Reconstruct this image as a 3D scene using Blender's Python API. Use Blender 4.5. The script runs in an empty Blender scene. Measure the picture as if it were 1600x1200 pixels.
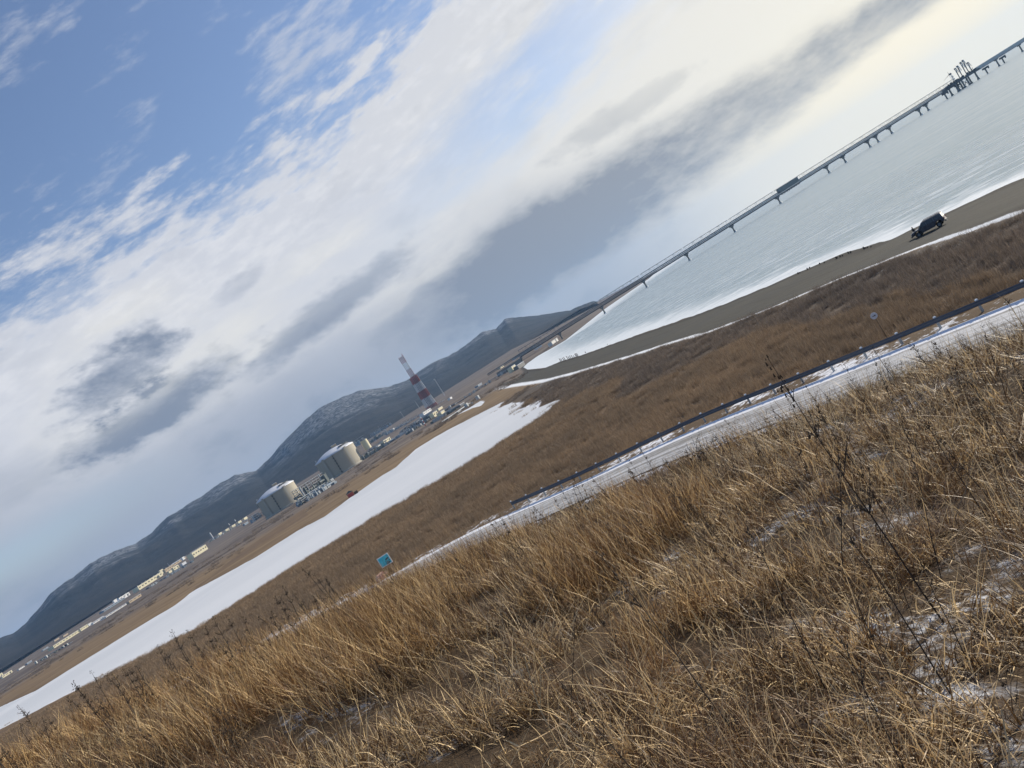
import bpy, math, random
import numpy as np
from mathutils import Vector, Matrix

SC = bpy.context.scene
COL = SC.collection
rad = math.radians

# ------------------------------------------------------------------ camera
EYE = 19.5                                  # metres above the sea
F = 1300.0                                  # focal length in photo pixels
ROLL, PITCH = rad(32.0), math.atan(34.8 / 1300.0)
FW = Vector((0, math.cos(PITCH), -math.sin(PITCH)))
UP = Vector((0, math.sin(PITCH), math.cos(PITCH)))
XR = Vector((1, 0, 0))
CR = XR * math.cos(ROLL) - UP * math.sin(ROLL)
CU = XR * math.sin(ROLL) + UP * math.cos(ROLL)
cam_d = bpy.data.cameras.new("camera"); cam = bpy.data.objects.new("camera", cam_d); COL.objects.link(cam)
cam.matrix_world = Matrix(((CR.x, CU.x, -FW.x, 0), (CR.y, CU.y, -FW.y, 0), (CR.z, CU.z, -FW.z, EYE), (0, 0, 0, 1)))
cam_d.sensor_width = 36.0; cam_d.lens = 36.0 * F / 1600.0
cam_d.clip_start = 0.05; cam_d.clip_end = 60000.0
SC.camera = cam

# ------------------------------------------------------------------ colour management and sun
vs = SC.view_settings
SC.display_settings.display_device = 'sRGB'
vs.view_transform = 'Standard'; vs.look = 'None'; vs.gamma = 1.0; vs.use_curve_mapping = False
vs.exposure = 0.30
SUN_AZ, SUN_EL = rad(56.0), rad(24.0)
sd_ = bpy.data.lights.new("sun", 'SUN'); sun = bpy.data.objects.new("sun", sd_); COL.objects.link(sun)
sd_.energy = 5.0; sd_.angle = rad(0.5); sd_.color = (1.0, 0.90, 0.74)
SUNV = Vector((math.sin(SUN_AZ) * math.cos(SUN_EL), math.cos(SUN_AZ) * math.cos(SUN_EL), math.sin(SUN_EL)))
sun.rotation_euler = SUNV.to_track_quat('Z', 'Y').to_euler()

# ------------------------------------------------------------------ node maths
class E:
    """one value in a node tree, with arithmetic"""
    nt = None
    def __init__(s, v): s.v = v
    @staticmethod
    def m(op, *a, clamp=False):
        n = E.nt.nodes.new('ShaderNodeMath'); n.operation = op; n.use_clamp = clamp
        for i, q in enumerate(a):
            q = q.v if isinstance(q, E) else q
            if isinstance(q, (int, float)): n.inputs[i].default_value = q
            else: E.nt.links.new(q, n.inputs[i])
        return E(n.outputs[0])
    def __add__(s, o): return E.m('ADD', s, o)
    __radd__ = __add__
    def __sub__(s, o): return E.m('SUBTRACT', s, o)
    def __rsub__(s, o): return E.m('SUBTRACT', o, s)
    def __mul__(s, o): return E.m('MULTIPLY', s, o)
    __rmul__ = __mul__
    def __truediv__(s, o): return E.m('DIVIDE', s, o)
    def clamp(s): return E.m('ADD', s, 0.0, clamp=True)

def sstep(a, b, x):
    n = E.nt.nodes.new('ShaderNodeMapRange'); n.interpolation_type = 'SMOOTHSTEP'
    for i, q in ((0, x), (1, a), (2, b)):
        q = q.v if isinstance(q, E) else q
        if isinstance(q, (int, float)): n.inputs[i].default_value = q
        else: E.nt.links.new(q, n.inputs[i])
    return E(n.outputs[0])

def mix(fac, a, b, blend='MIX'):
    n = E.nt.nodes.new('ShaderNodeMix'); n.data_type = 'RGBA'; n.blend_type = blend
    for nm, q in ((0, fac), (6, a), (7, b)):
        q = q.v if isinstance(q, E) else q
        if isinstance(q, (int, float)): n.inputs[nm].default_value = q
        elif isinstance(q, tuple): n.inputs[nm].default_value = (*q, 1.0)
        else: E.nt.links.new(q, n.inputs[nm])
    return n.outputs[2]

def comb(x, y, z):
    n = E.nt.nodes.new('ShaderNodeCombineXYZ')
    for i, q in enumerate((x, y, z)):
        q = q.v if isinstance(q, E) else q
        if isinstance(q, (int, float)): n.inputs[i].default_value = q
        else: E.nt.links.new(q, n.inputs[i])
    return n.outputs[0]

def noise(vec=None, scale=1.0, detail=4.0, rough=0.55, distort=0.0, col=False):
    n = E.nt.nodes.new('ShaderNodeTexNoise')
    if vec is not None: E.nt.links.new(vec, n.inputs['Vector'])
    n.inputs['Scale'].default_value = scale; n.inputs['Detail'].default_value = detail
    n.inputs['Roughness'].default_value = rough; n.inputs['Distortion'].default_value = distort
    return n.outputs['Color'] if col else E(n.outputs['Fac'])

def vscale(vec, s):
    n = E.nt.nodes.new('ShaderNodeMapping'); n.vector_type = 'POINT'
    E.nt.links.new(vec, n.inputs[0]); n.inputs['Scale'].default_value = s
    return n.outputs[0]

def attr(name):
    n = E.nt.nodes.new('ShaderNodeAttribute'); n.attribute_name = name
    return n

# ------------------------------------------------------------------ sky
world = bpy.data.worlds.new("World"); SC.world = world; world.use_nodes = True
nt = world.node_tree; E.nt = nt
for n in list(nt.nodes): nt.nodes.remove(n)
out = nt.nodes.new('ShaderNodeOutputWorld'); bg = nt.nodes.new('ShaderNodeBackground')
nt.links.new(bg.outputs[0], out.inputs[0])
sky = nt.nodes.new('ShaderNodeTexSky'); sky.sky_type = 'NISHITA'; sky.sun_disc = False
sky.sun_elevation = SUN_EL; sky.sun_rotation = SUN_AZ; sky.altitude = 0; sky.air_density = 1.0; sky.dust_density = 0.6; sky.ozone_density = 1.5
tc = nt.nodes.new('ShaderNodeTexCoord'); sep = nt.nodes.new('ShaderNodeSeparateXYZ')
nt.links.new(tc.outputs['Generated'], sep.inputs[0])
X, Y, Z = (E(sep.outputs[i]) for i in range(3))
AZ = E.m('ARCTAN2', X, Y) * 57.2958
EL = E.m('ARCSINE', Z) * 57.2958
# streaky cloud noise: azimuth/elevation frame, long in azimuth
pl = comb(AZ * 0.055, EL * 0.20, 0.0)
w1 = noise(pl, 1.0, 5, 0.6); w2 = noise(comb(AZ * 0.055 + 7.3, EL * 0.20 + 3.1, 2.0), 1.0, 5, 0.6)
fine = noise(comb(AZ * 0.16 + EL * 0.10, EL * 0.62 - AZ * 0.10, w1 * 0.9), 1.0, 7, 0.62)
puff = noise(comb(AZ * 0.22, EL * 0.42, w2 * 0.7), 1.0, 6, 0.56)
big = noise(comb(AZ * 0.06, EL * 0.16 - AZ * 0.02, 5.0), 1.0, 4, 0.5)
hf0 = noise(comb(AZ * 0.45 + EL * 0.35, EL * 1.3 - AZ * 0.22, w2 * 1.1), 1.0, 7, 0.62)
wa = AZ + (w2 - 0.5) * 16.0 + (puff - 0.5) * 7.0
we = EL + (w1 - 0.5) * 7.0 + (fine - 0.5) * 3.0 + (puff - 0.5) * 3.0

def blob(az, el, sx, sy, tilt=0.0, a=None, e=None):
    a = (a or wa) - az; e = (e or we) - el
    t = (e - a * tilt) / sy; a = a / sx
    return E.m('POWER', 2.71828, (t * t + a * a) * -1.0)

def band(x, lo, hi, soft):
    return sstep(lo - soft, lo + soft, x) * (1.0 - sstep(hi - soft, hi + soft, x))

# cloud cover
side_ = sstep(34.0, 80.0, E.m('ABSOLUTE', AZ - 8.0))
edge = EL + side_ * 21.0 + (w1 - 0.5) * 9.0 + (fine - 0.5) * 15.0 + (hf0 - 0.5) * 4.0 - blob(12, 24, 12, 9, 0, AZ, EL) * 3.5 
deck = 1.0 - sstep(17.2, 20.8, edge)
gap = blob(12.0, 14.6, 11.0, 2.1, 0.20, AZ + (w2 - 0.5) * 6.0, EL + (fine - 0.5) * 7.0) * 0.66
gap2 = blob(-33.0, 5.6, 8.0, 1.3, 0.0, AZ, EL + (w1 - 0.5) * 2.0) * 0.6
wisp = (1.0 - side_ * 0.7) * sstep(0.52, 0.78, fine + (w2 - 0.5) * 0.5 + blob(-16, 31, 8, 3, 0, AZ, EL) * 0.03 + blob(2, 24, 8, 3, 0.3, AZ, EL) * 0.14) * 0.62
cov = (deck * (1.0 - gap) * (1.0 - gap2) + wisp * (1.0 - deck * 0.8)).clamp()
# cloud light
toward = sstep(-15.0, 40.0, AZ) * (1.0 - sstep(95.0, 150.0, AZ))
lowr = toward * (1.0 - sstep(6.0, 30.0, EL))
ccol = mix(lowr, (0.60, 0.625, 0.69), (0.95, 0.90, 0.76))
hf = noise(comb(AZ * 0.55 + EL * 0.3, EL * 1.05, w2 * 1.4), 1.0, 7, 0.60)
rag = (hf - 0.5) * 1.15 + (puff - 0.5) * 0.9
def cumulus(az, el, sx, sy, tilt=0.0): # a heap with a ragged edge
    q = blob(az, el, sx, sy, tilt, AZ + (w2 - 0.5) * 5.0, EL + (w1 - 0.5) * 2.0); q = q + rag * 0.8 * sstep(0.03, 0.35, q)
    return sstep(0.22, 0.90, q), sstep(0.0, 0.26, q) * (1.0 - sstep(0.26, 0.60, q))
k1, r1 = cumulus(-21.3, 12.4, 4.8, 2.2, 0.16); k2, r2 = cumulus(-20.0, 9.3, 7.5, 1.7, 0.10); k3, r3 = cumulus(-7.5, 9.2, 7.5, 1.2, 0.14); k4, r4 = cumulus(-12.0, 13.6, 2.6, 0.8, 0.1)
hw = 2.7 - 1.5 * sstep(14.0, 34.0, AZ)
qb = (EL - 5.4) / hw; bd = E.m('POWER', 2.71828, qb * qb * -0.8); bd = bd + rag * 0.30 * sstep(0.05, 0.4, bd) * (1.0 - sstep(0.75, 0.98, bd))
kb = sstep(0.20, 0.88, bd) * sstep(-8.0, 6.0, AZ) * (1.0 - sstep(44.0, 70.0, AZ))
k5, r5 = cumulus(16.0, 9.6, 6.5, 1.1, -0.05)
dark = (k1 * (0.85 + (hf - 0.5) * 1.2) + k2 * (0.75 + (hf - 0.5) * 1.0) + k3 * 0.50 + k4 * 0.30 + blob(-30.0, 9.0, 6.0, 1.3, 0.0) * 0.30 + kb * (0.52 + (hf - 0.5) * 0.9 + (fine - 0.5) * 0.7 + big * 0.45) + k5 * 0.45
        + (1.0 - sstep(3.0, 12.0, EL)) * (1.0 - sstep(6.0, 22.0, AZ)) * 0.68
        + sstep(0.50, 0.72, puff) * 0.15 * (1.0 - lowr * 0.6)
        + (big - 0.5) * 0.4 * (1.0 - sstep(14.0, 20.0, EL)))
rim = (r1 + r2 * 0.5 + r3 * 0.6 + r4 * 0.5 + r5 * 0.4) * (1.0 - sstep(16.0, 19.0, EL))
lite = (blob(-12.4, 10.9, 4.0, 1.2) * 0.9 + blob(-6.5, 12.6, 3.0, 0.9) * 0.8 + blob(-1.5, 8.3, 4.0, 0.8, 0.1) * 0.6
        + blob(-19.0, 15.6, 3.2, 0.9) * 0.6 + blob(20.0, 10.5, 10.0, 1.6, 0, AZ, EL) * 0.5)
lite = lite * 0.6 + rim * 0.22
dark = ((dark - lite * 0.5).clamp())
dcol = mix(lowr, (0.215, 0.262, 0.350), (0.36, 0.365, 0.365))
ccol = mix(sstep(8.0, 36.0, AZ) * (1.0 - sstep(90.0, 130.0, AZ)) * (1.0 - sstep(1.0, 9.0, EL)) * 0.92, ccol, (1.16, 1.01, 0.70))
ccol = mix(dark, ccol, dcol)
ccol = mix((lite * 0.8).clamp(), ccol, (0.83, 0.81, 0.74))
ccol = mix((sstep(0.44, 0.62, hf0 * 0.6 + fine * 0.4) * deck * 0.30 * sstep(10.0, 15.0, EL) * (1.0 - dark)).clamp(), ccol, (0.88, 0.88, 0.89))
nish = mix(1.0, sky.outputs[0], (0.118, 0.118, 0.130), 'MULTIPLY')   # the sky at strength 0.1
fin = mix(1.0, mix(cov, nish, ccol), (0.87, 0.87, 0.87), 'MULTIPLY')
# below the horizon only the sky colour at the horizon
nt.links.new(fin, bg.inputs[0]); bg.inputs[1].default_value = 1.0

# ------------------------------------------------------------------ helpers: setting-out, maths
def ray(px, py):
    return FW * F + CR * (px - 800.0) - CU * (py - 600.0)
def P(px, py, z=0.0):
    """plan position where the sight line through a photo point meets height z"""
    d = ray(px, py); t = (z - EYE) / d.z
    return (d.x * t, d.y * t)
def atD(px, py, D):
    d = ray(px, py); t = D / d.y
    return Vector((d.x * t, D, EYE + d.z * t))

rngN = np.random.default_rng(7)
LAT = rngN.random((256, 256))
def vnoise(x, y):
    xi = np.floor(x).astype(int); yi = np.floor(y).astype(int)
    fx = x - xi; fy = y - yi; fx = fx * fx * (3 - 2 * fx); fy = fy * fy * (3 - 2 * fy)
    a = LAT[xi & 255, yi & 255]; b = LAT[(xi + 1) & 255, yi & 255]; c = LAT[xi & 255, (yi + 1) & 255]; d = LAT[(xi + 1) & 255, (yi + 1) & 255]
    return (a * (1 - fx) + b * fx) * (1 - fy) + (c * (1 - fx) + d * fx) * fy
def fbm(x, y, o=4):
    s = 0; a = 0.5; t = 0
    for i in range(o):
        s = s + a * vnoise(x * 2 ** i + 17 * i, y * 2 ** i + 31 * i); t += a; a *= 0.5
    return s / t
def smooth(a, b, x):
    t = np.clip((x - a) / (b - a), 0, 1); return t * t * (3 - 2 * t)
def seg_dist(x, y, pts, closed=False):
    """distance to a polyline and the sign of the side of its nearest segment (left of travel = +)"""
    best = np.full(x.shape, 1e18); side = np.ones(x.shape)
    n = len(pts)
    for i in range(n if closed else n - 1):
        ax, ay = pts[i]; bx, by = pts[(i + 1) % n]
        dx, dy = bx - ax, by - ay; L = dx * dx + dy * dy + 1e-9
        t = np.clip(((x - ax) * dx + (y - ay) * dy) / L, 0, 1)
        ex = x - ax - t * dx; ey = y - ay - t * dy; d2 = ex * ex + ey * ey
        m = d2 < best
        best = np.where(m, d2, best); side = np.where(m, np.sign(dx * (y - ay) - dy * (x - ax)), side)
    return np.sqrt(best), side
def poly_sd(x, y, pts):
    d, _ = seg_dist(x, y, pts, True)
    ins = np.zeros(x.shape, bool); n = len(pts)
    for i in range(n):
        ax, ay = pts[i]; bx, by = pts[(i + 1) % n]
        c = ((ay > y) != (by > y)) & (x < (bx - ax) * (y - ay) / (by - ay + 1e-12) + ax)
        ins ^= c
    return np.where(ins, -d, d)

# ------------------------------------------------------------------ shore, lake and road lines in plan
shore_px = [(1600,282),(1560,297.5),(1510,321),(1474,338),(1427,359),(1385,380),(1320,399),(1285,412),(1200,449),(1120,482),(1070,500),(982,530),(905,557.5),(875,566),(848,577),(822,579)]
cove_px = [(816,575),(822,569),(840,556),(862,544),(882,532.5)]
SHORE = [P(a, b, 0) for a, b in shore_px]
SHORE = [(150, -60), (132, 10), (118, 62)] + SHORE
COVE = [P(a, b, 0) for a, b in cove_px]
COVE += [(300, 2100), (620, 3000), (1150, 5200), (1500, 8000)]
SEA = SHORE + COVE + [(2500, 12000), (2500, 32000), (32000, 32000), (32000, -600), (150, -600)]
snow_px = [(1600,327),(1562,341),(1525,354),(1470,372.5),(1400,397),(1300,437),(1200,477),(1100,520),(1025,540),(940,567),(900,580),(855,592),(800,600),(771,606)]
SNOWL = [(88, -60), (84, 0), (76, 40)] + [P(a, b, 3) for a, b in snow_px]
BEACH = SNOWL + [P(790,596,3)] + [P(806,588,3)] + [(x + (8 if x > 60 else 0), y + 3) for x, y in SHORE[::-1]]
far_px = [(-120,1175),(0,1105),(55,1080),(135,1030),(200,990),(275,945),(300,925),(400,871),(464,830),(507,807.5),(552,774.5),(597,743),(620,729.5),(650,702),(680,683),(700,672),(739,652),(760,641),(784,629.5)]
tip_px = [(779,637.5),(800,631),(820,627.5),(812,640),(830,632),(848,624),(841,637.5),(858,631),(876,625.5)]
near_px = [(845,652),(800,683),(750,715),(700,745),(650,773),(600,802),(550,832),(500,862),(420,912),(330,970),(225,1027),(100,1088),(0,1140),(-150,1230)]
FARL = [P(a, b, 2.5) for a, b in far_px]
LAKE = FARL + [P(a, b, 2.5) for a, b in tip_px] + [P(a, b, 2.5) for a, b in near_px]
patch_px = [(710,650.5),(728,640),(750,627),(757,628),(752,634),(740,637),(722,645)]
POND = [P(a, b, 2.5) for a, b in patch_px]
RZ = 7.0
rail_px = [(1600,445),(1400,527.5),(1300,569),(1200,608),(1100,647),(1000,695),(900,745),(800,787)]
RAIL = [P(a, b, RZ + 0.55) for a, b in rail_px]
dx, dy = RAIL[0][0] - RAIL[1][0], RAIL[0][1] - RAIL[1][1]
RAIL = [(RAIL[0][0] + dx * 4, RAIL[0][1] + dy * 4.4)] + [(RAIL[0][0] + dx, RAIL[0][1] + dy)] + RAIL
RAILEND = P(800, 787, RZ + 0.55)
ROADL = RAIL + [P(700,845,RZ), P(610,900,RZ), P(470,968,RZ)]
dx, dy = ROADL[-1][0] - ROADL[-2][0], ROADL[-1][1] - ROADL[-2][1]
ROADL += [(ROADL[-1][0] + dx * 1.0, ROADL[-1][1] + dy * 0.9), (ROADL[-1][0] + dx * 4.0, ROADL[-1][1] + dy * 2.2)]
print("RAIL", [(round(a), round(b)) for a, b in ROADL])

def plain_z(y): return 3.0 + np.interp(y, [900, 1450, 1700, 2300, 3300, 5000], [0, 3.5, 6.5, 16, 42, 70])
def solveD(px, py):
    lo, hi = 700.0, 4500.0
    d = ray(px, py); k = d.z / d.y
    for _ in range(40):
        m_ = (lo + hi) / 2
        if EYE + k * m_ > plain_z(m_): lo = m_
        else: hi = m_
    return lo
PADS = []     # (x, y, radius, z): levelled ground under the plant

def terrain(x, y):
    d = np.hypot(x, y)
    n1 = fbm(x / 35, y / 35, 4) - 0.5; n2 = fbm(x / 6.0 + 9, y / 6.0, 3) - 0.5
    low = 3.0 + n1 * 1.2 * smooth(60, 200, d) + n2 * 0.25
    low = low + np.interp(y, [900, 1450, 1700, 2300, 3300, 5000], [0, 3.5, 6.5, 16, 42, 70])
    if PADS:
        w = np.zeros(x.shape); zz = np.zeros(x.shape)
        for (px_, py_, r, z) in PADS:
            g = np.exp(-((x - px_) ** 2 + (y - py_) ** 2) / (r * r))
            w += g; zz += g * z
        k = np.clip(w * 1.6, 0, 1)
        low = np.where(w > 1e-6, low * (1 - k) + k * zz / np.maximum(w, 1e-9), low)
    sds = poly_sd(x, y, SEA)
    low = np.minimum(low, np.maximum(0.15 + 0.075 * sds + n2 * 0.15, -3))
    sdl = np.minimum(poly_sd(x, y, LAKE), poly_sd(x, y, POND))
    low = np.minimum(low, np.maximum(2.5 + 0.06 * sdl + n2 * 0.14 + (fbm(x / 24, y / 24 + 5, 3) - 0.5) * 0.42, 1.9))
    # the grassy hill the photographer stands on
    hill = 17.9 - 0.113 * y - 0.146 * x 
    hill = np.minimum(hill, 21.5)
    azr = np.arctan2(x, np.maximum(y, 0.01))
    dc = np.interp(azr, [-0.8, -0.3, 0.0, 0.3, 0.55, 1.2], [21, 19.5, 17, 15.5, 13.0, 12.5])
    hill = hill + np.interp(azr, [-.8, -.5, -.3, -.1, .1, .25, .45, .6], [-.02, .03, .06, .12, .18, .36, .32, .32]) * smooth(4, 14, d)
    e = d - dc
    sp = np.where(e > 20, e, np.log1p(np.exp(np.clip(e, -30, 20) / 1.6)) * 1.6)
    hill = hill - sp * 0.22 - 0.0016 * np.maximum(e, 0) ** 2
    hill = hill + (fbm(x / 1.7 + 4, y / 1.7, 3) - 0.5) * 0.22 + (fbm(x / 5.5, y / 5.5 + 3, 2) - 0.5) * 0.5
    rd, rs = seg_dist(x, y, ROADL)
    s = rd * rs                        # + towards the camera side
    bench = RZ - np.maximum(0, np.abs(s - 3.4) - 5.2) * 0.42
    z = np.maximum(low, bench)
    onr = np.abs(s - 3.4) < 5.0
    hillr = np.where(onr, np.minimum(hill, RZ), hill)
    return np.maximum(z, hillr), sds, sdl, s

def tz(x, y):
    return float(terrain(np.array([float(x)]), np.array([float(y)]))[0][0])

# ------------------------------------------------------------------ mesh helpers
def link(o, parent=None):
    COL.objects.link(o)
    if parent is not None: o.parent = parent
    return o
class MB:
    def __init__(s): s.v = []; s.f = []
    def box(s, c, size, rz=0.0, taper=1.0):
        cx, cy, cz = c; sx, sy, sz = (q / 2 for q in size); b = len(s.v); co, si = math.cos(rz), math.sin(rz)
        for (i, j, k) in ((-1,-1,-1),(1,-1,-1),(1,1,-1),(-1,1,-1),(-1,-1,1),(1,-1,1),(1,1,1),(-1,1,1)):
            t = taper if k > 0 else 1.0
            x, y = i * sx * t, j * sy * t
            s.v.append((cx + x * co - y * si, cy + x * si + y * co, cz + k * sz))
        s.f += [tuple(b + q for q in f) for f in ((0,3,2,1),(4,5,6,7),(0,1,5,4),(1,2,6,5),(2,3,7,6),(3,0,4,7))]
        return s
    def tube(s, a, b, r, r2=None, n=8, caps=True):
        a = Vector(a); b = Vector(b); r2 = r if r2 is None else r2
        d = (b - a).normalized(); u = d.orthogonal().normalized(); w = d.cross(u); o = len(s.v)
        for p, rr in ((a, r), (b, r2)):
            for i in range(n):
                t = 2 * math.pi * i / n; s.v.append(tuple(p + u * math.cos(t) * rr + w * math.sin(t) * rr))
        for i in range(n): s.f.append((o + i, o + (i + 1) % n, o + n + (i + 1) % n, o + n + i))
        if caps: s.f.append(tuple(o + i for i in range(n))[::-1]); s.f.append(tuple(o + n + i for i in range(n)))
        return s
    def prism(s, prof, y0, y1, sx=None):
        """profile in x-z, from y0 to y1"""
        o = len(s.v); n = len(prof)
        for y in (y0, y1):
            for (x, z) in prof: s.v.append((x, y, z))
        for i in range(n): s.f.append((o + i, o + (i + 1) % n, o + n + (i + 1) % n, o + n + i))
        s.f.append(tuple(o + i for i in range(n))[::-1]); s.f.append(tuple(o + n + i for i in range(n)))
        return s
    def lathe(s, prof, c=(0, 0, 0), n=48, a0=0.0, a1=2 * math.pi):
        o = len(s.v); full = abs(a1 - a0 - 2 * math.pi) < 1e-6; m = n if full else n + 1
        for (r, z) in prof:
            for i in range(m):
                t = a0 + (a1 - a0) * i / n; s.v.append((c[0] + r * math.cos(t), c[1] + r * math.sin(t), c[2] + z))
        for k in range(len(prof) - 1):
            for i in range(n):
                i2 = (i + 1) % m; s.f.append((o + k * m + i, o + k * m + i2, o + (k + 1) * m + i2, o + (k + 1) * m + i))
        return s
    def poly(s, pts):
        o = len(s.v); s.v += [tuple(p) for p in pts]; s.f.append(tuple(range(o, o + len(pts)))); return s
    def mesh(s, name, mat, smooth_=False):
        me = bpy.data.meshes.new(name); me.from_pydata(s.v, [], s.f)
        import bmesh
        bm = bmesh.new(); bm.from_mesh(me); bmesh.ops.recalc_face_normals(bm, faces=bm.faces); bm.to_mesh(me); bm.free()
        if mat is not None: me.materials.append(mat)
        if smooth_:
            me.polygons.foreach_set('use_smooth', [True] * len(me.polygons))
        return me
    def build(s, name, mat, parent=None, smooth_=False):
        return link(bpy.data.objects.new(name, s.mesh(name, mat, smooth_)), parent)
def thing(name, label, cat, loc=(0, 0, 0), rz=0.0, group=None):
    o = link(bpy.data.objects.new(name, None)); o.location = loc; o.rotation_euler = (0, 0, rz); o.empty_display_size = 0.2
    o['label'] = label; o['category'] = cat
    if group: o['group'] = group
    return o
def tag(o, label, cat, group=None, kind=None):
    o['label'] = label; o['category'] = cat
    if group: o['group'] = group
    if kind: o['kind'] = kind
    return o
def copy_tree(o, parent=None):
    c = o.copy(); COL.objects.link(c)
    if parent is not None: c.parent = parent
    for ch in list(o.children): copy_tree(ch, c)
    return c
def np_mesh(name, v, quads, attrs=None, smooth_=True):
    me = bpy.data.meshes.new(name); me.vertices.add(len(v)); me.vertices.foreach_set('co', v.astype(np.float32).ravel())
    k = quads.shape[1]
    me.loops.add(quads.size); me.loops.foreach_set('vertex_index', quads.astype(np.int32).ravel())
    me.polygons.add(len(quads)); me.polygons.foreach_set('loop_start', (np.arange(len(quads)) * k).astype(np.int32))
    me.polygons.foreach_set('loop_total', np.full(len(quads), k, np.int32))
    if smooth_: me.polygons.foreach_set('use_smooth', np.ones(len(quads), bool))
    me.update(calc_edges=True)
    for nme, arr in (attrs or {}).items():
        if arr.ndim == 1:
            a = me.attributes.new(nme, 'FLOAT', 'POINT'); a.data.foreach_set('value', arr.astype(np.float32))
        else:
            a = me.attributes.new(nme, 'FLOAT_VECTOR', 'POINT'); a.data.foreach_set('vector', arr.astype(np.float32).ravel())
    return me

# ------------------------------------------------------------------ materials
def new_mat(name):
    m = bpy.data.materials.new(name); m.use_nodes = True; E.nt = m.node_tree
    b = m.node_tree.nodes['Principled BSDF']; return m, m.node_tree, b
def bump(b, h, strength=0.5, dist=0.1):
    n = E.nt.nodes.new('ShaderNodeBump'); n.inputs['Strength'].default_value = strength; n.inputs['Distance'].default_value = dist
    E.nt.links.new(h.v, n.inputs['Height']); E.nt.links.new(n.outputs[0], b.inputs['Normal'])
def pmat(name, col, rough=0.7, metal=0.0, var=0.15, scale=1.0, dirt=0.25, dcol=None):
    """painted or raw surface with uneven colour, stains running through it and a fine relief"""
    m, t, b = new_mat(name)
    co = t.nodes.new('ShaderNodeTexCoord').outputs['Object']
    n1 = noise(co, scale, 5, 0.6); n2 = noise(vscale(co, (1, 1, 0.18)), scale * 2.3, 4, 0.6)
    c = mix(n1, tuple(q * (1 - var) for q in col), tuple(min(1, q * (1 + var)) for q in col))
    c = mix(sstep(0.52, 0.75, n2) * dirt, c, dcol or tuple(q * 0.45 for q in col))
    t.links.new(c, b.inputs['Base Color'])
    t.links.new((n2 * 0.25 + (rough - 0.12)).v, b.inputs['Roughness']); b.inputs['Metallic'].default_value = metal
    bump(b, n1, 0.15, 0.05)
    return m
M = {}
M['cream'] = pmat('cream_cladding', (0.72, 0.66, 0.45), 0.6, scale=0.12, dirt=0.2)
M['tank'] = pmat('tank_concrete', (0.37, 0.34, 0.27), 0.75, scale=0.05, var=0.07, dirt=0.18)
M['tankpanel'] = pmat('tank_pilaster_concrete', (0.40, 0.38, 0.32), 0.8, scale=0.1)
M['roofw'] = pmat('snowy_roof', (0.62, 0.64, 0.68), 0.5, scale=0.08, dirt=0.3, dcol=(0.35, 0.37, 0.4))
M['tan'] = pmat('tan_cladding', (0.48, 0.38, 0.25), 0.7, scale=0.1)
M['white'] = pmat('white_paint', (0.78, 0.78, 0.76), 0.5, scale=0.2, dirt=0.25)
M['grey'] = pmat('grey_steel', (0.13, 0.145, 0.16), 0.55, 0.2, scale=0.3)
M['galv'] = pmat('galvanised_steel', (0.40, 0.43, 0.45), 0.45, 0.4, scale=0.5)
M['dark'] = pmat('dark_steel', (0.06, 0.07, 0.08), 0.6, 0.1, scale=0.4)
M['green'] = pmat('grey_green_steel', (0.15, 0.175, 0.165), 0.6, scale=0.2)
M['conc'] = pmat('concrete', (0.22, 0.215, 0.20), 0.85, scale=0.4)
M['red'] = pmat('red_paint', (0.28, 0.045, 0.04), 0.55, scale=0.3)
M['tower_white'] = pmat('faded_white_paint', (0.55, 0.57, 0.60), 0.55, scale=0.3)
M['orange'] = pmat('orange_paint', (0.50, 0.16, 0.06), 0.6, scale=0.3)
M['bluegrey'] = pmat('blue_grey_cladding', (0.22, 0.28, 0.34), 0.6, scale=0.2)
M['wood'] = pmat('weathered_wood', (0.07, 0.055, 0.045), 0.9, scale=3)
M['ice'] = pmat('ice', (0.78, 0.82, 0.85), 0.4, scale=1)
M['rubber'] = pmat('tyre_rubber', (0.02, 0.02, 0.02), 0.9, scale=5)
M['carpaint'] = pmat('dark_blue_grey_car_paint', (0.07, 0.075, 0.095), 0.28, 0.3, scale=1.5, dirt=0.5, dcol=(0.12, 0.11, 0.10))
M['glass'] = pmat('dark_window_glass', (0.015, 0.02, 0.025), 0.15, scale=2, dirt=0.1)
M['cloth'] = pmat('black_cloth', (0.015, 0.015, 0.018), 0.9, scale=4)
M['skin'] = pmat('skin', (0.45, 0.28, 0.20), 0.6, scale=8)
M['lamp'] = pmat('headlamp_glass', (0.6, 0.62, 0.65), 0.2, scale=4)

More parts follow.
